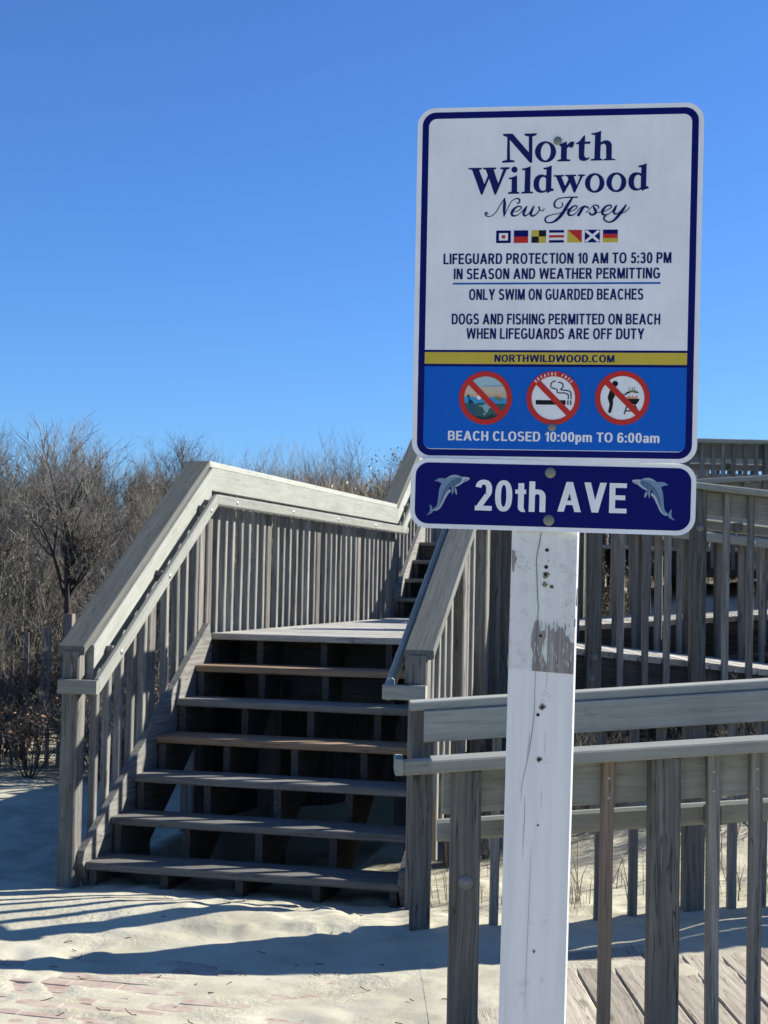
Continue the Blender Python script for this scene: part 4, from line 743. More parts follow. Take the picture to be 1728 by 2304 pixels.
def glyph_shapes():
    s, t = .185, .155
    def R(x0, y0, x1, y1): return [(x0, y0), (x1, y0), (x1, y1), (x0, y1)]
    def D(x0, y0, x1, y1, w): return [(x0-w/2, y0), (x0+w/2, y0), (x1+w/2, y1), (x1-w/2, y1)]
    def A(cx, cy, rx, ry, a0, a1, sx=s, ty=t, e=2.35):
        n = max(6, int(abs(a1-a0)/12)); out = []; inn = []
        def pt(a, x, y):
            c, d = math.cos(math.radians(a)), math.sin(math.radians(a))
            return (cx+x*math.copysign(abs(c)**(2/e), c), cy+y*math.copysign(abs(d)**(2/e), d))
        for k in range(n+1): a = a0+(a1-a0)*k/n; out.append(pt(a, rx, ry)); inn.append(pt(a, rx-sx, ry-ty))
        return ('ring', out, inn)
    G = {}
    O = lambda W: [A(W/2, .5, W/2, .515, 0, 360)]
    G['O'] = (.70, O(.70)); G['0'] = (.54, O(.54)); G['L'] = (.52, [R(0, 0, s, 1), R(s, 0, .52, t)]); G['I'] = (s, [R(0, 0, s, 1)])
    G['F'] = (.52, [R(0, 0, s, 1), R(s, 1-t, .52, 1), R(s, .44, .47, .44+t)]); G['E'] = (.55, [R(0, 0, s, 1), R(s, 1-t, .54, 1), R(s, .44, .50, .44+t), R(s, 0, .55, t)])
    G['H'] = (.62, [R(0, 0, s, 1), R(.62-s, 0, .62, 1), R(s, .43, .62-s, .43+t)]); G['T'] = (.58, [R(0, 1-t, .58, 1), R(.29-s/2, 0, .29+s/2, 1-t)])
    G['N'] = (.62, [R(0, 0, s*.95, 1), R(.62-s*.95, 0, .62, 1), D(.62-s*.62, 0, s*.62, 1, s*1.2)])
    G['M'] = (.76, [R(0, 0, s*.95, 1), R(.76-s*.95, 0, .76, 1), D(.38, 0, s*.6, 1, s*1.12), D(.38, 0, .76-s*.6, 1, s*1.12)])
    G['A'] = (.74, [D(.10, 0, .37, 1, .205), D(.64, 0, .37, 1, .205), R(.20, .23, .54, .23+t*.95)]); G['V'] = (.70, [D(.35, 0, .10, 1, .205), D(.35, 0, .60, 1, .205)])
    G['W'] = (.98, [D(.24, 0, .095, 1, .19), D(.24, 0, .49, 1, .17), D(.74, 0, .49, 1, .17), D(.74, 0, .885, 1, .19)])
    G['Y'] = (.70, [R(.35-s/2, 0, .35+s/2, .45), D(.35, .38, .11, 1, .215), D(.35, .38, .59, 1, .215)])
    G['C'] = (.64, [A(.33, .5, .33, .515, 38, 322)]); G['G'] = (.68, [A(.34, .5, .34, .515, 38, 325), R(.37, .37, .68, .37+t), R(.68-s*.95, .12, .68, .40)])
    G['D'] = (.64, [R(0, 0, s, 1), R(s, 0, .34, t), R(s, 1-t, .34, 1), A(.33, .5, .31, .5, -90, 90)])
    G['P'] = (.58, [R(0, 0, s, 1), R(s, .38, .33, .38+t), R(s, 1-t, .33, 1), A(.30, .69, .28, .31, -90, 90)])
    G['R'] = (.64, [R(0, 0, s, 1), R(s, .42, .33, .42+t), R(s, 1-t, .33, 1), A(.31, .71, .28, .29, -90, 90), D(.53, 0, .34, .44, .22)])
    G['B'] = (.62, [R(0, 0, s, 1), R(s, .44, .33, .44+t*.9), R(s, 1-t, .33, 1), R(s, 0, .33, t), A(.32, .72, .26, .28, -90, 90), A(.32, .295, .30, .295, -90, 90)])
    G['U'] = (.62, [R(0, .34, s, 1), R(.62-s, .34, .62, 1), A(.31, .35, .31, .365, 180, 360)])
    S = lambda W: [A(W/2, .73, W/2-.02, .285, 25, 268), A(W/2, .285, W/2, .30, -158, 92)]
    G['S'] = (.60, S(.60))
    G['1'] = (.36, [R(.36-s, 0, .36, 1), D(.04, .70, .28, .96, .14)]); G['2'] = (.54, [R(0, 0, .54, t), A(.27, .70, .265, .315, -38, 168), D(.12, .10, .415, .555, .205)])
    G['3'] = (.54, [A(.26, .73, .25, .285, -90, 160), A(.27, .285, .27, .30, -160, 90), R(.20, .44, .30, .58)])
    G['5'] = (.54, [R(.08, 1-t, .50, 1), R(.06, .50, .06+s*.9, 1-t), A(.265, .325, .27, .335, -160, 140)])
    G['6'] = (.54, [A(.27, .315, .27, .33, 0, 360), A(.28, .55, .28, .465, 35, 200)])
    G[':'] = (s, [R(0, 0, s, .19), R(0, .53, s, .72)]); G['.'] = (s, [R(0, 0, s, .19)])
    G['p'] = (.52, [R(0, -.27, s, .73), A(.27, .36, .25, .375, 0, 360)]); G['a'] = (.50, [R(.50-s, 0, .50, .50), A(.25, .50, .245, .24, 0, 165), A(.22, .21, .22, .225, 0, 360, ty=.13)])
    G['m'] = (.80, [R(0, 0, s, .73), R(.31, 0, .31+s, .5), R(.62, 0, .62+s, .5), A(.25, .48, .245, .26, 0, 150), A(.56, .48, .245, .26, 0, 150)])
    G['t'] = (.34, [R(.09, .14, .09+s, .93), R(0, .58, .34, .72), A(.27, .17, .18, .185, 180, 285)]); G['h'] = (.52, [R(0, 0, s, 1), R(.52-s, 0, .52, .48), A(.26, .47, .26, .27, 0, 150)])
    return G
FONT = glyph_shapes()
def text(name, body, x0, x1, y0, cap, mat, parent, z=.0010, track=.095, word=.30):
    """a line of bold sans lettering from x0 to x1 (mm), baseline y0, capitals `cap` mm tall"""
    W = sum((FONT[c][0]+track) if c != ' ' else word for c in body)-track; kx = (x1-x0)/W; V = []; F = []; x = 0
    for c in body:
        if c == ' ': x += word; continue
        w, parts = FONT[c]
        for k, P in enumerate(parts):
            zz = k*.00003
            if P[0] == 'ring':
                _, o, i = P; n0 = len(V); n = len(o)
                V += [((x0+(x+a)*kx)*.001, (y0+b*cap)*.001, zz) for a, b in o] + [((x0+(x+a)*kx)*.001, (y0+b*cap)*.001, zz) for a, b in i]
                F += [(n0+q, n0+q+1, n0+n+q+1, n0+n+q) for q in range(n-1)]
            else:
                n0 = len(V); V += [((x0+(x+a)*kx)*.001, (y0+b*cap)*.001, zz) for a, b in P]; F.append(tuple(range(n0, n0+len(P))))
        x += w+track
    me = pydata(name, V, F); bm = bmesh.new(); bm.from_mesh(me)
    for f in bm.faces:
        if f.normal.z < 0: f.normal_flip()
    bm.to_mesh(me); bm.free()
    return local(name, me, mat, parent, (0, 0, z))
def rrect(x0, x1, y0, y1, r, n=8, corners=(1, 1, 1, 1)):
    P = []
    for (cx, cy, a0, on) in ((x1-r, y1-r, 0, corners[0]), (x0+r, y1-r, 90, corners[1]), (x0+r, y0+r, 180, corners[2]), (x1-r, y0+r, 270, corners[3])):
        if not on: P.append((x1 if a0 in (0, 270) else x0, y1 if a0 in (0, 90) else y0)); continue
        for k in range(n+1): a = math.radians(a0+90*k/n); P.append((cx+r*math.cos(a), cy+r*math.sin(a)))
    return P
def disc(cx, cy, r, n=56): return [(cx+r*math.cos(2*math.pi*k/n), cy+r*math.sin(2*math.pi*k/n)) for k in range(n)]
def sheet(name, col, rough=.5, spec=.10):
    m, t, b = new_mat(name); b.inputs['Roughness'].default_value = rough; b.inputs['Specular IOR Level'].default_value = spec
    tc = N(t, 'ShaderNodeTexCoord'); n = N(t, 'ShaderNodeTexNoise', Scale=7., Detail=6., Roughness=.7); t.links.new(tc.outputs['Object'], n.inputs['Vector'])
    r = ramp(t, n.outputs['Fac'], [(.35, [c*.91 for c in col]), (.65, [min(1, c*1.03) for c in col])])
    mp = N(t, 'ShaderNodeMapping'); mp.inputs['Scale'].default_value = (60, 3, 1); t.links.new(tc.outputs['Object'], mp.inputs['Vector'])
    n3 = N(t, 'ShaderNodeTexNoise', Scale=1., Detail=4.); t.links.new(mp.outputs[0], n3.inputs['Vector'])
    r3 = ramp(t, n3.outputs['Fac'], [(.35, (.97, .965, .96)), (.6, (1, 1, 1))]); t.links.new(mix(t, 1., r.outputs[0], r3.outputs[0], 'MULTIPLY'), b.inputs['Base Color'])
    n2 = N(t, 'ShaderNodeTexNoise', Scale=420., Detail=2.); t.links.new(tc.outputs['Object'], n2.inputs['Vector'])
    bp = N(t, 'ShaderNodeBump', Strength=.06, Distance=.001); t.links.new(n2.outputs['Fac'], bp.inputs['Height']); t.links.new(bp.outputs[0], b.inputs['Normal'])
    return m
S_WHITE = sheet('sign_white', (.79, .80, .81)); S_NAVY = sheet('sign_navy', (.002, .005, .115)); S_BLUE = sheet('sign_blue', (.005, .115, .52))
S_YEL = sheet('sign_yellow', (.55, .43, .06)); S_RED = sheet('sign_red', (.52, .035, .03)); S_BLACK = sheet('sign_black', (.012, .014, .016)); S_INK = sheet('sign_ink', (.006, .014, .11))
S_LINE = sheet('sign_line_blue', (.02, .12, .42)); S_ALU = plain('sign_aluminium', (.6, .6, .6), .4, .8)
def solid_plate(name, loop, thick, mat, parent):
    bm = bmesh.new(); v0 = [bm.verts.new((x*.001, y*.001, -thick)) for x, y in loop]; v1 = [bm.verts.new((x*.001, y*.001, 0)) for x, y in loop]; n = len(loop)
    bm.faces.new(v0[::-1]); bm.faces.new(v1)
    for i in range(n): bm.faces.new((v0[i], v0[(i+1) % n], v1[(i+1) % n], v1[i]))
    me = bpy.data.meshes.new(name); bm.to_mesh(me); bm.free(); return local(name, me, mat, parent)
def sign_root(name, c, X, Z, label, cat):
    X = Vector(X).normalized(); Z = Vector(Z); Z = (Z-X*Z.dot(X)).normalized(); Nn = X.cross(Z)
    R = Matrix(((X.x, Z.x, Nn.x), (X.y, Z.y, Nn.y), (X.z, Z.z, Nn.z)))
    return empty(name, Vector(c), label, cat, rot=R)
def bolt(parent, x, y, r, rust=False):
    me = dome_mesh('bolt_head', r*.001, .004, 14, washer=1.0); o = local('bolt_head', me, M_BOLT, parent, (x*.001, y*.001, .0016)); return o
MS = sign_root('beach_rules_sign', (-.4227, 3.2069, 2.221), (.9966, .0816, -.0081), (.0135, -.060, .9978), 'large white and blue beach rules sign on the white wooden post', 'sign')
solid_plate('sign_plate', rrect(-304.8, 304.8, -381, 381, 38), .0024, S_WHITE, MS)
flat('navy_border', [rrect(-294, 294, -371.5, 371.5, 29), rrect(-280, 280, -357.5, 357.5, 17)], .0004, S_NAVY, MS)
flat('white_panel', [rrect(-280, 280, -142, 357.5, 17, corners=(1, 1, 0, 0))], .0003, S_WHITE, MS)
flat('navy_band', [[(-280.0, -178), (280.0, -178), (280.0, -142), (-280.0, -142)]], .0004, S_NAVY, MS)
flat('yellow_band', [[(-280.0, -172.3), (280.0, -172.3), (280.0, -147), (-280.0, -147)]], .0007, S_YEL, MS)
flat('blue_panel', [rrect(-280, 280, -356, -178, 15, corners=(0, 0, 1, 1))], .0005, S_BLUE, MS)
for word in (('N', 'o', 'r', 't', 'h'), ('W', 'i', 'l', 'd', 'w', 'o2', 'o3', 'd2')):
    for ch in word: flat('letter', GLYPHS[ch], .0010, S_INK, MS)
def catmull(P, n=7):
    out = []
    for i in range(len(P)-1):
        p0 = P[max(0, i-1)]; p1 = P[i]; p2 = P[i+1]; p3 = P[min(len(P)-1, i+2)]
        for k in range(n):
            t = k/n; out.append([.5*((2*b)+(-a+c)*t+(2*a-5*b+4*c-d)*t*t+(-a+3*b-3*c+d)*t**3) for a, b, c, d in zip(p0, p1, p2, p3)])
    out.append(list(P[-1])); return out
def stroke(name, P, z, mat, parent, cap=True):
    Q = catmull(P); V = []; F = []
    for i, (x, y, w) in enumerate(Q):
        a = Q[max(0, i-1)]; b = Q[min(len(Q)-1, i+1)]; dx, dy = b[0]-a[0], b[1]-a[1]; L = math.hypot(dx, dy) or 1; nx, ny = -dy/L, dx/L; h = w/2
        zz = i*2e-6; V += [((x+nx*h)*.001, (y+ny*h)*.001, zz), ((x-nx*h)*.001, (y-ny*h)*.001, zz)]
        if i: n = 2*i; F.append((n-2, n-1, n+1, n))
    if cap:
        for (x, y, w), zo in ((Q[0], -2e-5), (Q[-1], 3e-4)):
            n = len(V); V += [((x+w/2*math.cos(a*math.pi/5))*.001, (y+w/2*math.sin(a*math.pi/5))*.001, zo) for a in range(10)]; F.append(tuple(range(n, n+10)))
    return local(name, pydata(name, V, F), mat, parent, (0, 0, z))
for i, s in enumerate(SCRIPT): stroke('script_stroke', [(x, y, w*1.12+.25) for x, y, w in s], .0008+i*.00004, S_INK, MS)
# signal flags
def box(x0, y0, x1, y1): return [(x0, y0), (x1, y0), (x1, y1), (x0, y1)]
FX = [(-129.6, -98), (-91.5, -60.8), (-53.5, -22.4), (-16, 15.8), (23.1, 53.6), (60, 91.9), (98.5, 129.6)]; y0, y1 = 88., 115.
def flagpart(loops, mat, z=.0008): flat('signal_flag', loops, z, mat, MS)
a, b = FX[0]; flagpart([box(a, y0, b, y1), box(a+6, y0+5.5, b-6, y1-5.5)], S_NAVY); flagpart([box(a+12, y0+10, b-12, y1-10)], S_RED)
a, b = FX[1]; flagpart([box(a, (y0+y1)/2, b, y1)], S_NAVY); flagpart([box(a, y0, b, (y0+y1)/2)], S_RED)
a, b = FX[2]; mx, my = (a+b)/2, (y0+y1)/2
flagpart([box(a, my, mx, y1)], S_YEL); flagpart([box(mx, y0, b, my)], S_YEL, .00085); flagpart([box(mx, my, b, y1)], S_BLACK); flagpart([box(a, y0, mx, my)], S_BLACK, .00085)
a, b = FX[3]; h = (y1-y0)/5; flagpart([box(a, y1-h*1.05, b, y1)], S_NAVY); flagpart([box(a, y0, b, y0+h)], S_NAVY, .00085); flagpart([box(a, y0+2*h, b, y0+3*h)], S_RED)
a, b = FX[4]; flagpart([[(a, y1), (b, y1), (b, y0)]], S_RED); flagpart([[(a, y1), (b, y0), (a, y0)]], S_YEL, .00085)
a, b = FX[5]; flagpart([box(a, y0, b, y1)], S_NAVY)
flagpart([[(a, y0+4), (a+4, y0), (b, y1-4), (b-4, y1)]], S_WHITE, .0010); flagpart([[(a, y1-4), (a+4, y1), (b, y0+4), (b-4, y0)]], S_WHITE, .0011)
a, b = FX[6]; h = (y1-y0)/3; flagpart([box(a, y1-h, b, y1)], S_NAVY); flagpart([box(a, y0+h, b, y1-h)], S_RED, .00085); flagpart([box(a, y0, b, y0+h)], S_YEL)
# lines of text
text('lettering', 'LIFEGUARD PROTECTION 10 AM TO 5:30 PM', -243, 243, 43.0, 23, S_INK, MS)
text('lettering', 'IN SEASON AND WEATHER PERMITTING', -220, 220, 10.5, 23, S_INK, MS)
flat('underline', [rrect(-222, 222, -1.0, 3.0, 1.9, 3)], .0008, S_LINE, MS)
text('lettering', 'ONLY SWIM ON GUARDED BEACHES', -186, 186, -34.3, 23.5, S_INK, MS)
text('lettering', 'DOGS AND FISHING PERMITTED ON BEACH', -222.5, 222.5, -87, 23, S_INK, MS)
text('lettering', 'WHEN LIFEGUARDS ARE OFF DUTY', -190, 190, -118.2, 23, S_INK, MS)
text('lettering', 'NORTHWILDWOOD.COM', -128, 128, -167.6, 15.4, S_INK, MS)
text('lettering', 'BEACH CLOSED 10:00pm TO 6:00am', -226, 226, -338, 20.6, S_WHITE, MS)
# prohibition roundels
def roundel(cx, cy): 
    R, r, hb = 57.5, 46.5, 6.2
    flat('prohibition_ring', [disc(cx, cy, R), disc(cx, cy, r)], .0020, S_RED, MS)
    a = -math.radians(45); dx, dy = math.cos(a), math.sin(a); nx, ny = -dy, dx; L = 50
    flat('prohibition_bar', [[(cx-dx*L+nx*hb, cy-dy*L+ny*hb), (cx-dx*L-nx*hb, cy-dy*L-ny*hb), (cx+dx*L-nx*hb, cy+dy*L-ny*hb), (cx+dx*L+nx*hb, cy+dy*L+ny*hb)]], .0019, S_RED, MS)
cols = {'sky': (.36, .52, .56), 'cloud': (.26, .38, .47), 'sand': (.56, .47, .36), 'sand2': (.60, .40, .24), 'water': (.05, .30, .56), 'deep': (.045, .115, .115), 'deeper': (.02, .055, .05), 'bottle': (.012, .05, .055), 'bottle2': (.03, .10, .16), 'bag': (.24, .42, .45), 'fish': (.18, .20, .12), 'flame': (.68, .30, .18), 'grey': (.10, .13, .15)}
SM = {k: sheet('print_'+k, v) for k, v in cols.items()}
c1 = (-146, -245.8); c2_, c3_ = (0, -244.6), (146.3, -243.2)
K1 = 57.5/760.
def q1(P): return [(c1[0]+(x-800)*K1, c1[1]-(y-840)*K1) for x, y in P]
def clip_disc(P, c, R): return [((x, y) if math.hypot(x-c[0], y-c[1]) < R else (c[0]+(x-c[0])*R/math.hypot(x-c[0], y-c[1]), c[1]+(y-c[1])*R/math.hypot(x-c[0], y-c[1]))) for x, y in P]
def dense(P, n=8):
    out = []
    for i in range(len(P)):
        a, b = P[i], P[(i+1) % len(P)]
        for k in range(n): out.append((a[0]+(b[0]-a[0])*k/n, a[1]+(b[1]-a[1])*k/n))
    return out
pict1 = [('sky', [(150, 200), (1450, 200), (1450, 540), (150, 540)]), ('cloud', [(690, 500), (840, 460), (1000, 480), (1250, 450), (1350, 530), (680, 530)]), ('sand', [(180, 540), (600, 520), (1420, 520), (1420, 860), (180, 860)]),
    ('sand2', [(180, 700), (600, 760), (950, 720), (1100, 700), (1420, 780), (1420, 860), (180, 860)]), ('water', [(160, 800), (380, 790), (560, 840), (780, 880), (950, 810), (1100, 790), (1430, 850), (1430, 1060), (160, 1060)]),
    ('deep', [(180, 985), (500, 1010), (700, 970), (900, 1000), (1430, 1000), (1350, 1250), (1100, 1450), (500, 1450), (180, 1150)]), ('deeper', [(450, 1350), (660, 1360), (760, 1390), (940, 1330), (1000, 1270), (1060, 1340), (1180, 1300), (1050, 1450), (560, 1450)]),
    ('bottle', [(270, 765), (310, 735), (340, 770), (350, 870), (430, 920), (475, 1000), (310, 990), (325, 890)]), ('bottle2', [(310, 990), (475, 1000), (540, 1180), (500, 1380), (420, 1330), (340, 1150)]),
    ('bag', [(570, 1060), (720, 1050), (850, 980), (990, 1100), (900, 1150), (860, 1260), (800, 1240), (710, 1090)]), ('fish', [(1060, 800), (1150, 790), (1280, 860), (1250, 930), (1110, 880)])]
for i, (cn, P) in enumerate(pict1): flat('litter_picture', [clip_disc(dense(q1(P)), c1, 50)], .0010+i*.00005, SM[cn], MS)
flat('litter_picture', [disc(c1[0]-(800-620)*K1, c1[1]-(825-840)*K1, 5, 14)], .0017, S_WHITE, MS)
flat('litter_picture', [[(c1[0]-.5, c1[1]-38), (c1[0]+1.5, c1[1]-33), (c1[0]-2, c1[1]-31), (c1[0]-4, c1[1]-35)], ], .0017, SM['bag'], MS)
roundel(*c1)
flat('roundel_face', [disc(*c2_, 50)], .0010, S_WHITE, MS)
K2 = 57.5/200.
def q2(x, y): return (c2_[0]+(x-813)*K2, c2_[1]-(y-250)*K2)
flat('cigarette', [[q2(683, 266), q2(905, 266), q2(905, 300), q2(683, 300)]], .0014, S_BLACK, MS)
for x in (922, 943): flat('cigarette', [[q2(x-5, 266), q2(x+5, 266), q2(x+5, 300), q2(x-5, 300)]], .0014, S_BLACK, MS)
for j, P in enumerate(([(825, 122), (798, 138), (796, 170), (838, 186), (845, 210), (895, 212), (922, 225), (924, 255)], [(848, 132), (876, 140), (884, 165), (868, 188), (905, 192), (940, 205), (945, 255)])):
    stroke('smoke', [(*q2(x, y), 2.4) for x, y in P], .0014+j*.0001, S_BLACK, MS)
roundel(*c2_)
def arc_text(body, cx, cy, R, a0, a1, size):
    n = len(body)
    for i, ch in enumerate(body):
        if ch == ' ': continue
        a = math.radians(a0+(a1-a0)*i/(n-1)); w = FONT[ch][0]*size*.5
        o = text('arc_letter', ch, -w*.9, w*.9, 0, size, S_WHITE, MS)
        o.location = ((cx+R*math.cos(a))*.001, (cy+R*math.sin(a))*.001, .0024); o.rotation_euler = (0, 0, a-math.pi/2)
arc_text('BREATHE FREE', *c2_, 48.6, 137, 43, 6.6)
flat('roundel_face', [disc(*c3_, 50)], .0010, S_WHITE, MS)
K3 = 57.5/728.
def q3(P): return [(c3_[0]+(x-845)*K3, c3_[1]-(y-775)*K3) for x, y in P]
flat('person_figure', [disc(*q3([(647, 393)])[0], 77*K3, 24)], .0014, S_BLACK, MS)
flat('person_figure', [q3([(515, 565), (650, 660), (640, 740), (600, 810), (598, 980), (560, 1150), (530, 1190), (490, 1180), (475, 1140), (510, 950), (480, 850), (452, 770), (475, 680)])], .0014, S_BLACK, MS)
flat('person_figure', [q3([(780, 640), (850, 655), (880, 690), (870, 715), (790, 680)])], .0014, S_BLACK, MS)
flat('grill', [q3([(950, 795), (1305, 795), (1300, 825), (1240, 930), (1190, 955), (1120, 940), (1040, 880)])], .0014, S_BLACK, MS)
for P in ([(965, 1010, 2.8), (905, 1200, 2.8)], [(1180, 960, 2.8), (1240, 1080, 2.8)], [(930, 1125, 2.6), (1120, 1120, 2.6)]): stroke('grill', [(*q3([(x, y)])[0], w) for x, y, w in P], .0013, S_BLACK, MS)
flat('flames', [q3([(940, 785), (990, 740), (1030, 700), (1040, 745), (1090, 735), (1125, 685), (1135, 745), (1190, 745), (1240, 690), (1250, 780), (1260, 790), (940, 790)])], .0014, SM['flame'], MS)
flat('food', [q3([(880, 690), (960, 620), (1050, 575), (1150, 560), (1250, 590), (1290, 650), (1200, 645), (1100, 620), (1000, 655), (890, 715)])], .00145, SM['fish'], MS)
flat('food', [q3([(880, 690), (960, 620), (1050, 585), (1040, 630), (960, 665), (890, 705)])], .0015, S_BLACK, MS)
for x in (1020, 1100, 1165): flat('fork', [q3([(x-8, 560), (x, 480), (x+12, 470), (x+14, 560)])], .0016, SM['grey'], MS)
roundel(*c3_)
bolt(MS, -1.5, 305, 9); bolt(MS, -1.7, -307, 9)

SS = sign_root('street_name_sign', (-.4285, 3.2318, 1.7665), (.9948, .1011, -.0145), (.0165, -.040, .9994), 'narrow navy street name sign with two dolphins below the large sign', 'sign')
solid_plate('sign_plate', rrect(-304.8, 304.8, -76.2, 76.2, 38), .0024, S_WHITE, SS)
flat('navy_panel', [rrect(-294.5, 294.5, -66.5, 66.5, 29)], .0004, S_NAVY, SS)
text('lettering', '20th', -163.8, -12, -34.8, 65.5, S_WHITE, SS)
text('lettering', 'AVE', 13.9, 160.4, -32.6, 64.0, S_WHITE, SS)
DC = {'body': (.17, .26, .38), 'belly': (.42, .47, .54), 'belly2': (.40, .45, .53), 'fin': (.30, .36, .44), 'shade': (.085, .155, .24), 'high': (.36, .42, .50), 'eye': (.03, .05, .08), 'mouth': (.15, .17, .20)}
DM = {k: sheet('dolphin_'+k, v) for k, v in DC.items()}
def smooth_loop(P, n=4):
    out = []; m = len(P)
    for i in range(m):
        p0, p1, p2, p3 = P[i-1], P[i], P[(i+1) % m], P[(i+2) % m]
        for k in range(n):
            t = k/n; out.append(tuple(.5*((2*b)+(-a+c)*t+(2*a-5*b+4*c-d)*t*t+(-a+3*b-3*c+d)*t**3) for a, b, c, d in zip(p0, p1, p2, p3)))
    return out
for side in (1, -1):
    for i, k in enumerate(('belly2', 'belly', 'fin', 'body', 'shade', 'high', 'eye', 'mouth')):
        P = DOLPHIN[k]
        if side < 0: P = [(-x-6, y+3.5) for x, y in P][::-1]
        flat('dolphin', [smooth_loop(P)], .0008+i*.00012, DM[k], SS)
bolt(SS, -3.2, 50.2, 11.5); bolt(SS, -3.8, -52, 12)

# ------------------------------------------------------------------ sign post
def post_material():
    m, t, b = new_mat('peeling_white_paint')
    tc = N(t, 'ShaderNodeTexCoord'); mp = N(t, 'ShaderNodeMapping'); mp.inputs['Scale'].default_value = (1.5, 30, 30)
    t.links.new(tc.outputs['Object'], mp.inputs['Vector'])
    n = N(t, 'ShaderNodeTexNoise', Scale=1., Detail=5., Roughness=.6); t.links.new(mp.outputs[0], n.inputs['Vector'])
    r = ramp(t, n.outputs['Fac'], [(.3, (.67, .665, .645)), (.6, (.78, .775, .755))])
    n2 = N(t, 'ShaderNodeTexNoise', Scale=16., Detail=7., Roughness=.75); t.links.new(tc.outputs['Object'], n2.inputs['Vector'])
    r2 = ramp(t, n2.outputs['Fac'], [(.60, (0, 0, 0)), (.74, (.5, .5, .5))]); c = mix(t, r2.outputs[0], r.outputs[0], (.45, .45, .42))
    n3 = N(t, 'ShaderNodeTexNoise', Scale=70., Detail=4., Roughness=.7); t.links.new(tc.outputs['Object'], n3.inputs['Vector'])
    r3 = ramp(t, n3.outputs['Fac'], [(.70, (0, 0, 0)), (.74, (.7, .7, .7))]); c = mix(t, r3.outputs[0], c, (.25, .22, .19))
    sx = N(t, 'ShaderNodeSeparateXYZ'); t.links.new(tc.outputs['Object'], sx.inputs[0])
    old = ramp(t, sx.outputs['X'], [(.199, (0, 0, 0)), (.2, (1, 1, 1))])
    n5 = N(t, 'ShaderNodeTexNoise', Scale=28., Detail=8., Roughness=.75); t.links.new(tc.outputs['Object'], n5.inputs['Vector'])
    r5 = ramp(t, n5.outputs['Fac'], [(.5, (.90, .915, .89)), (.66, (.72, .73, .70))])
    c = mix(t, old.outputs[0], c, mix(t, 1., c, r5.outputs[0], 'MULTIPLY'))
    t.links.new(c, b.inputs['Base Color']); b.inputs['Roughness'].default_value = .6; b.inputs['Specular IOR Level'].default_value = .35
    bp = N(t, 'ShaderNodeBump', Strength=.35, Distance=.003); t.links.new(n.outputs['Fac'], bp.inputs['Height']); t.links.new(bp.outputs[0], b.inputs['Normal'])
    return m
M_WPAINT = post_material()
def bare_material():
    m, t, b = new_mat('bare_weathered_wood')
    tc = N(t, 'ShaderNodeTexCoord'); mp = N(t, 'ShaderNodeMapping'); mp.inputs['Scale'].default_value = (150, 3.5, 1); t.links.new(tc.outputs['Object'], mp.inputs['Vector'])
    n = N(t, 'ShaderNodeTexNoise', Scale=1., Detail=4., Roughness=.6); t.links.new(mp.outputs[0], n.inputs['Vector'])
    r = ramp(t, n.outputs['Fac'], [(.32, (.14, .125, .115)), (.5, (.24, .22, .205)), (.62, (.30, .28, .26)), (.68, (.62, .62, .61))])
    t.links.new(r.outputs[0], b.inputs['Base Color']); b.inputs['Roughness'].default_value = .8
    bp = N(t, 'ShaderNodeBump', Strength=.5, Distance=.002); t.links.new(n.outputs['Fac'], bp.inputs['Height']); t.links.new(bp.outputs[0], b.inputs['Normal'])
    return m
M_BARE = bare_material(); M_HOLE = plain('hole_dark', (.012, .010, .009), .9); M_RUSTY = plain('rusty_splinter', (.20, .165, .11), .9, var=.4); M_SCUFF = plain('pencil_scuff', (.34, .35, .36), .8); M_CRACK = plain('crack_dark', (.13, .125, .12), .9)
PX = Vector((math.cos(math.radians(8)), math.sin(math.radians(8)), 0)); PZ = Vector((.018, -.045, 1)).normalized(); PX = (PX-PZ*PX.dot(PZ)).normalized(); PN = PX.cross(PZ).normalized()
Pc = Vector((-.4292, 3.2402, 1.7665)) + PX*(-.0105)      # centre of the front face, level with the small sign
tag_post = empty('sign_post', Pc - PZ*1.70, 'square white painted sign post with peeling paint and bolt holes', 'post', rot=Matrix(((PX.x, PZ.x, PN.x), (PX.y, PZ.y, PN.y), (PX.z, PZ.z, PN.z))))
SPH = .1445
b0 = Pc - PZ*1.95 - PN*SPH/2; b1 = Pc + PZ*.80 - PN*SPH/2
beam('timber', tag_post, b0, b1, SPH, SPH, M_WPAINT, up=PN, bev=.004, wob=.0006)
def pp(x, z):  # x mm from the post's centre line, z metres world height -> post root coordinates (mm)
    return (x, (z-1.7665+1.70)*1000)
def E_(X, Y):  # marks measured down the face
    xl = 130-(Y-70)*.0118
    return pp((X-xl)*.2513-72.2, 1.688-(Y-70)*.0002494)
def mark(name, loop, mat, z=.0004): flat(name, [loop], z+.0012, mat, tag_post)
rgp = random.Random(77)
for k in range(34):      # slivers of bare wood and of surviving paint along the grain
    x = rgp.uniform(330, 668); y0_ = rgp.uniform(820, 980); L = rgp.uniform(25, 120)
    mark('peel_sliver', [E_(x, y0_), E_(x+rgp.uniform(2, 5), y0_+L*.4), E_(x+rgp.uniform(1, 3), y0_+L), E_(x-rgp.uniform(1, 3), y0_+L*.6)], M_BARE, .00045)
for k in range(30):
    x = rgp.uniform(335, 655); y0_ = rgp.uniform(1000, 1200); L = rgp.uniform(20, 90)
    mark('paint_sliver', [E_(x, y0_), E_(x+rgp.uniform(1, 4), y0_+L*.4), E_(x+rgp.uniform(1, 2), y0_+L), E_(x-rgp.uniform(1, 2), y0_+L*.6)], M_WPAINT, .0006)
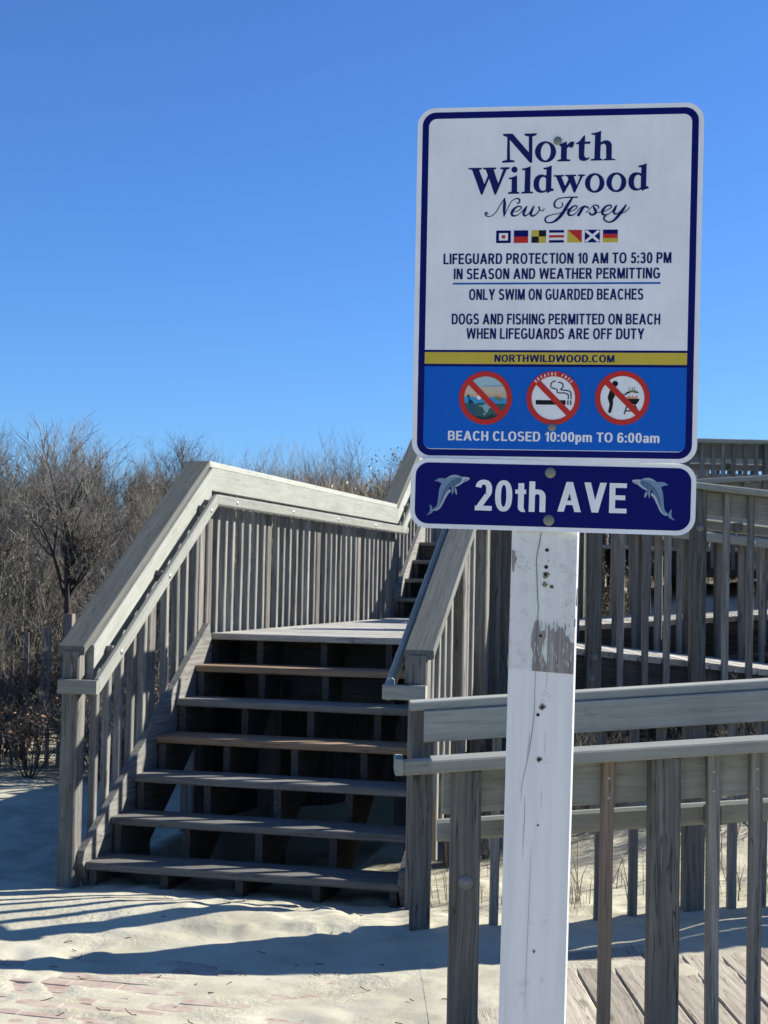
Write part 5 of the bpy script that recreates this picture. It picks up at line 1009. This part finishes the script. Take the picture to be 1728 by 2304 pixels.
for k in range(40):
    x = rgp.choice([rgp.uniform(118, 150), rgp.uniform(655, 690), rgp.uniform(150, 640)]); y0_ = rgp.uniform(90, 1230); r_ = rgp.uniform(1.5, 5)
    mark('paint_chip', [E_(x, y0_), E_(x+r_, y0_+r_*1.5), E_(x+r_*.4, y0_+r_*3), E_(x-r_*.6, y0_+r_*1.6)], M_BARE, .0005)
def blob(cx, cy, r, rag, seed, n=16, sy=1.):
    rg = random.Random(seed); x, y = E_(cx, cy); rr = r*.2513
    return [(x+rr*(1+rg.uniform(-rag, rag))*math.cos(2*math.pi*k/n), y+sy*rr*(1+rg.uniform(-rag, rag))*math.sin(2*math.pi*k/n)) for k in range(n)]
mark('peeled_patch', [E_(*p) for p in [(345, 832), (372, 830), (376, 935), (400, 918), (430, 915), (433, 970), (405, 1030), (398, 1100), (384, 1180), (400, 1110), (432, 1190), (446, 1240), (450, 1000), (452, 870), (462, 860), (470, 930), (500, 880), (512, 950), (540, 870), (560, 900), (575, 880), (600, 960), (625, 960), (640, 1010), (672, 1015), (672, 1283), (318, 1266), (322, 1180), (330, 1120), (308, 1050), (312, 960), (330, 890)]], M_BARE)
for i, (x, y, r, rag) in enumerate([(432, 220, 15, .12), (427, 367, 17, .15), (423, 431, 15, .3), (389, 961, 13, .12), (412, 1578, 14, .15), (375, 1645, 14, .12), (391, 2030, 13, .15), (478, 534, 9, .2), (447, 312, 5, .3), (390, 2598, 9, .2), (372, 3690, 7, .2)]):
    if y in (431, 1578, 2030, 534): mark('splintered_rim', blob(x, y, r*1.8, .45, i+50), M_RUSTY, .0005)
    mark('bolt_hole', blob(x, y, r, rag, i, sy=2.2 if y == 3690 else 1.), M_HOLE, .0008)
mark('splintered_rim', blob(415, 520, 24, .5, 77), M_RUSTY, .0005)
mark('edge_chip', [E_(*p) for p in [(132, 225), (160, 240), (158, 285), (178, 300), (165, 330), (158, 350), (150, 420), (138, 410), (133, 330)]], M_BARE, .0006)
mark('edge_chip', [E_(*p) for p in [(690, 540), (697, 545), (694, 700), (684, 690)]], M_BARE, .0006); mark('edge_chip', [E_(*p) for p in [(672, 820), (684, 800), (682, 870), (668, 880)]], M_BARE, .0006)
mark('edge_chip', [E_(*p) for p in [(113, 930), (122, 960), (120, 1060), (112, 1080)]], M_BARE, .0006); mark('edge_chip', [E_(*p) for p in [(108, 1120), (120, 1150), (112, 1250), (106, 1240)]], M_BARE, .0006)
def crack(P, w, mat=None, z=.0006): stroke('crack', [(*E_(x, y), ww) for (x, y), ww in zip(P, w)], z+.0012, mat or M_CRACK, tag_post, cap=False)
crack([(380, 70), (362, 190), (344, 290), (350, 450), (358, 640), (366, 720), (355, 900), (352, 1100), (350, 1260)], [1.6, 1.8, 1.5, 1.6, 1.6, 1.4, 1.2, 1.0, .8])
crack([(350, 1260), (346, 1450), (345, 1600), (330, 1780), (305, 1960), (272, 2130), (248, 2260), (240, 2400)], [.8, .8, 1.0, 1.1, 1.1, 1.0, .8, .4])
crack([(448, 1280), (445, 1350), (440, 1440)], [.7, .6, .3]); crack([(312, 1800), (300, 1900), (285, 2030)], [.4, .7, .3]); crack([(270, 2350), (275, 2500), (268, 2700), (262, 2900)], [.4, .8, .8, .3])
crack([(335, 2780), (330, 3000), (322, 3300), (312, 3700), (300, 4200)], [.3, .6, .6, .6, .4]); crack([(445, 1780), (440, 1900), (436, 1990)], [.3, .5, .3]); crack([(418, 2300), (412, 2450)], [.5, .3])
rgs = random.Random(31)
for (cx, cy, w, h, n) in ((250, 330, 90, 70, 26), (585, 385, 55, 45, 18), (425, 1480, 50, 50, 12), (430, 2070, 60, 60, 8)):
    for k in range(n):
        x = cx+rgs.uniform(-w, w); y = cy+rgs.uniform(-h, h); L = rgs.uniform(6, 24)
        stroke('scuff_mark', [(*E_(x, y), .5), (*E_(x+L*.5, y+rgs.uniform(-6, 6)), rgs.uniform(.5, 1.2)), (*E_(x+L, y+rgs.uniform(-4, 4)), .4)], .0016+k*1e-5, M_SCUFF, tag_post, cap=False)
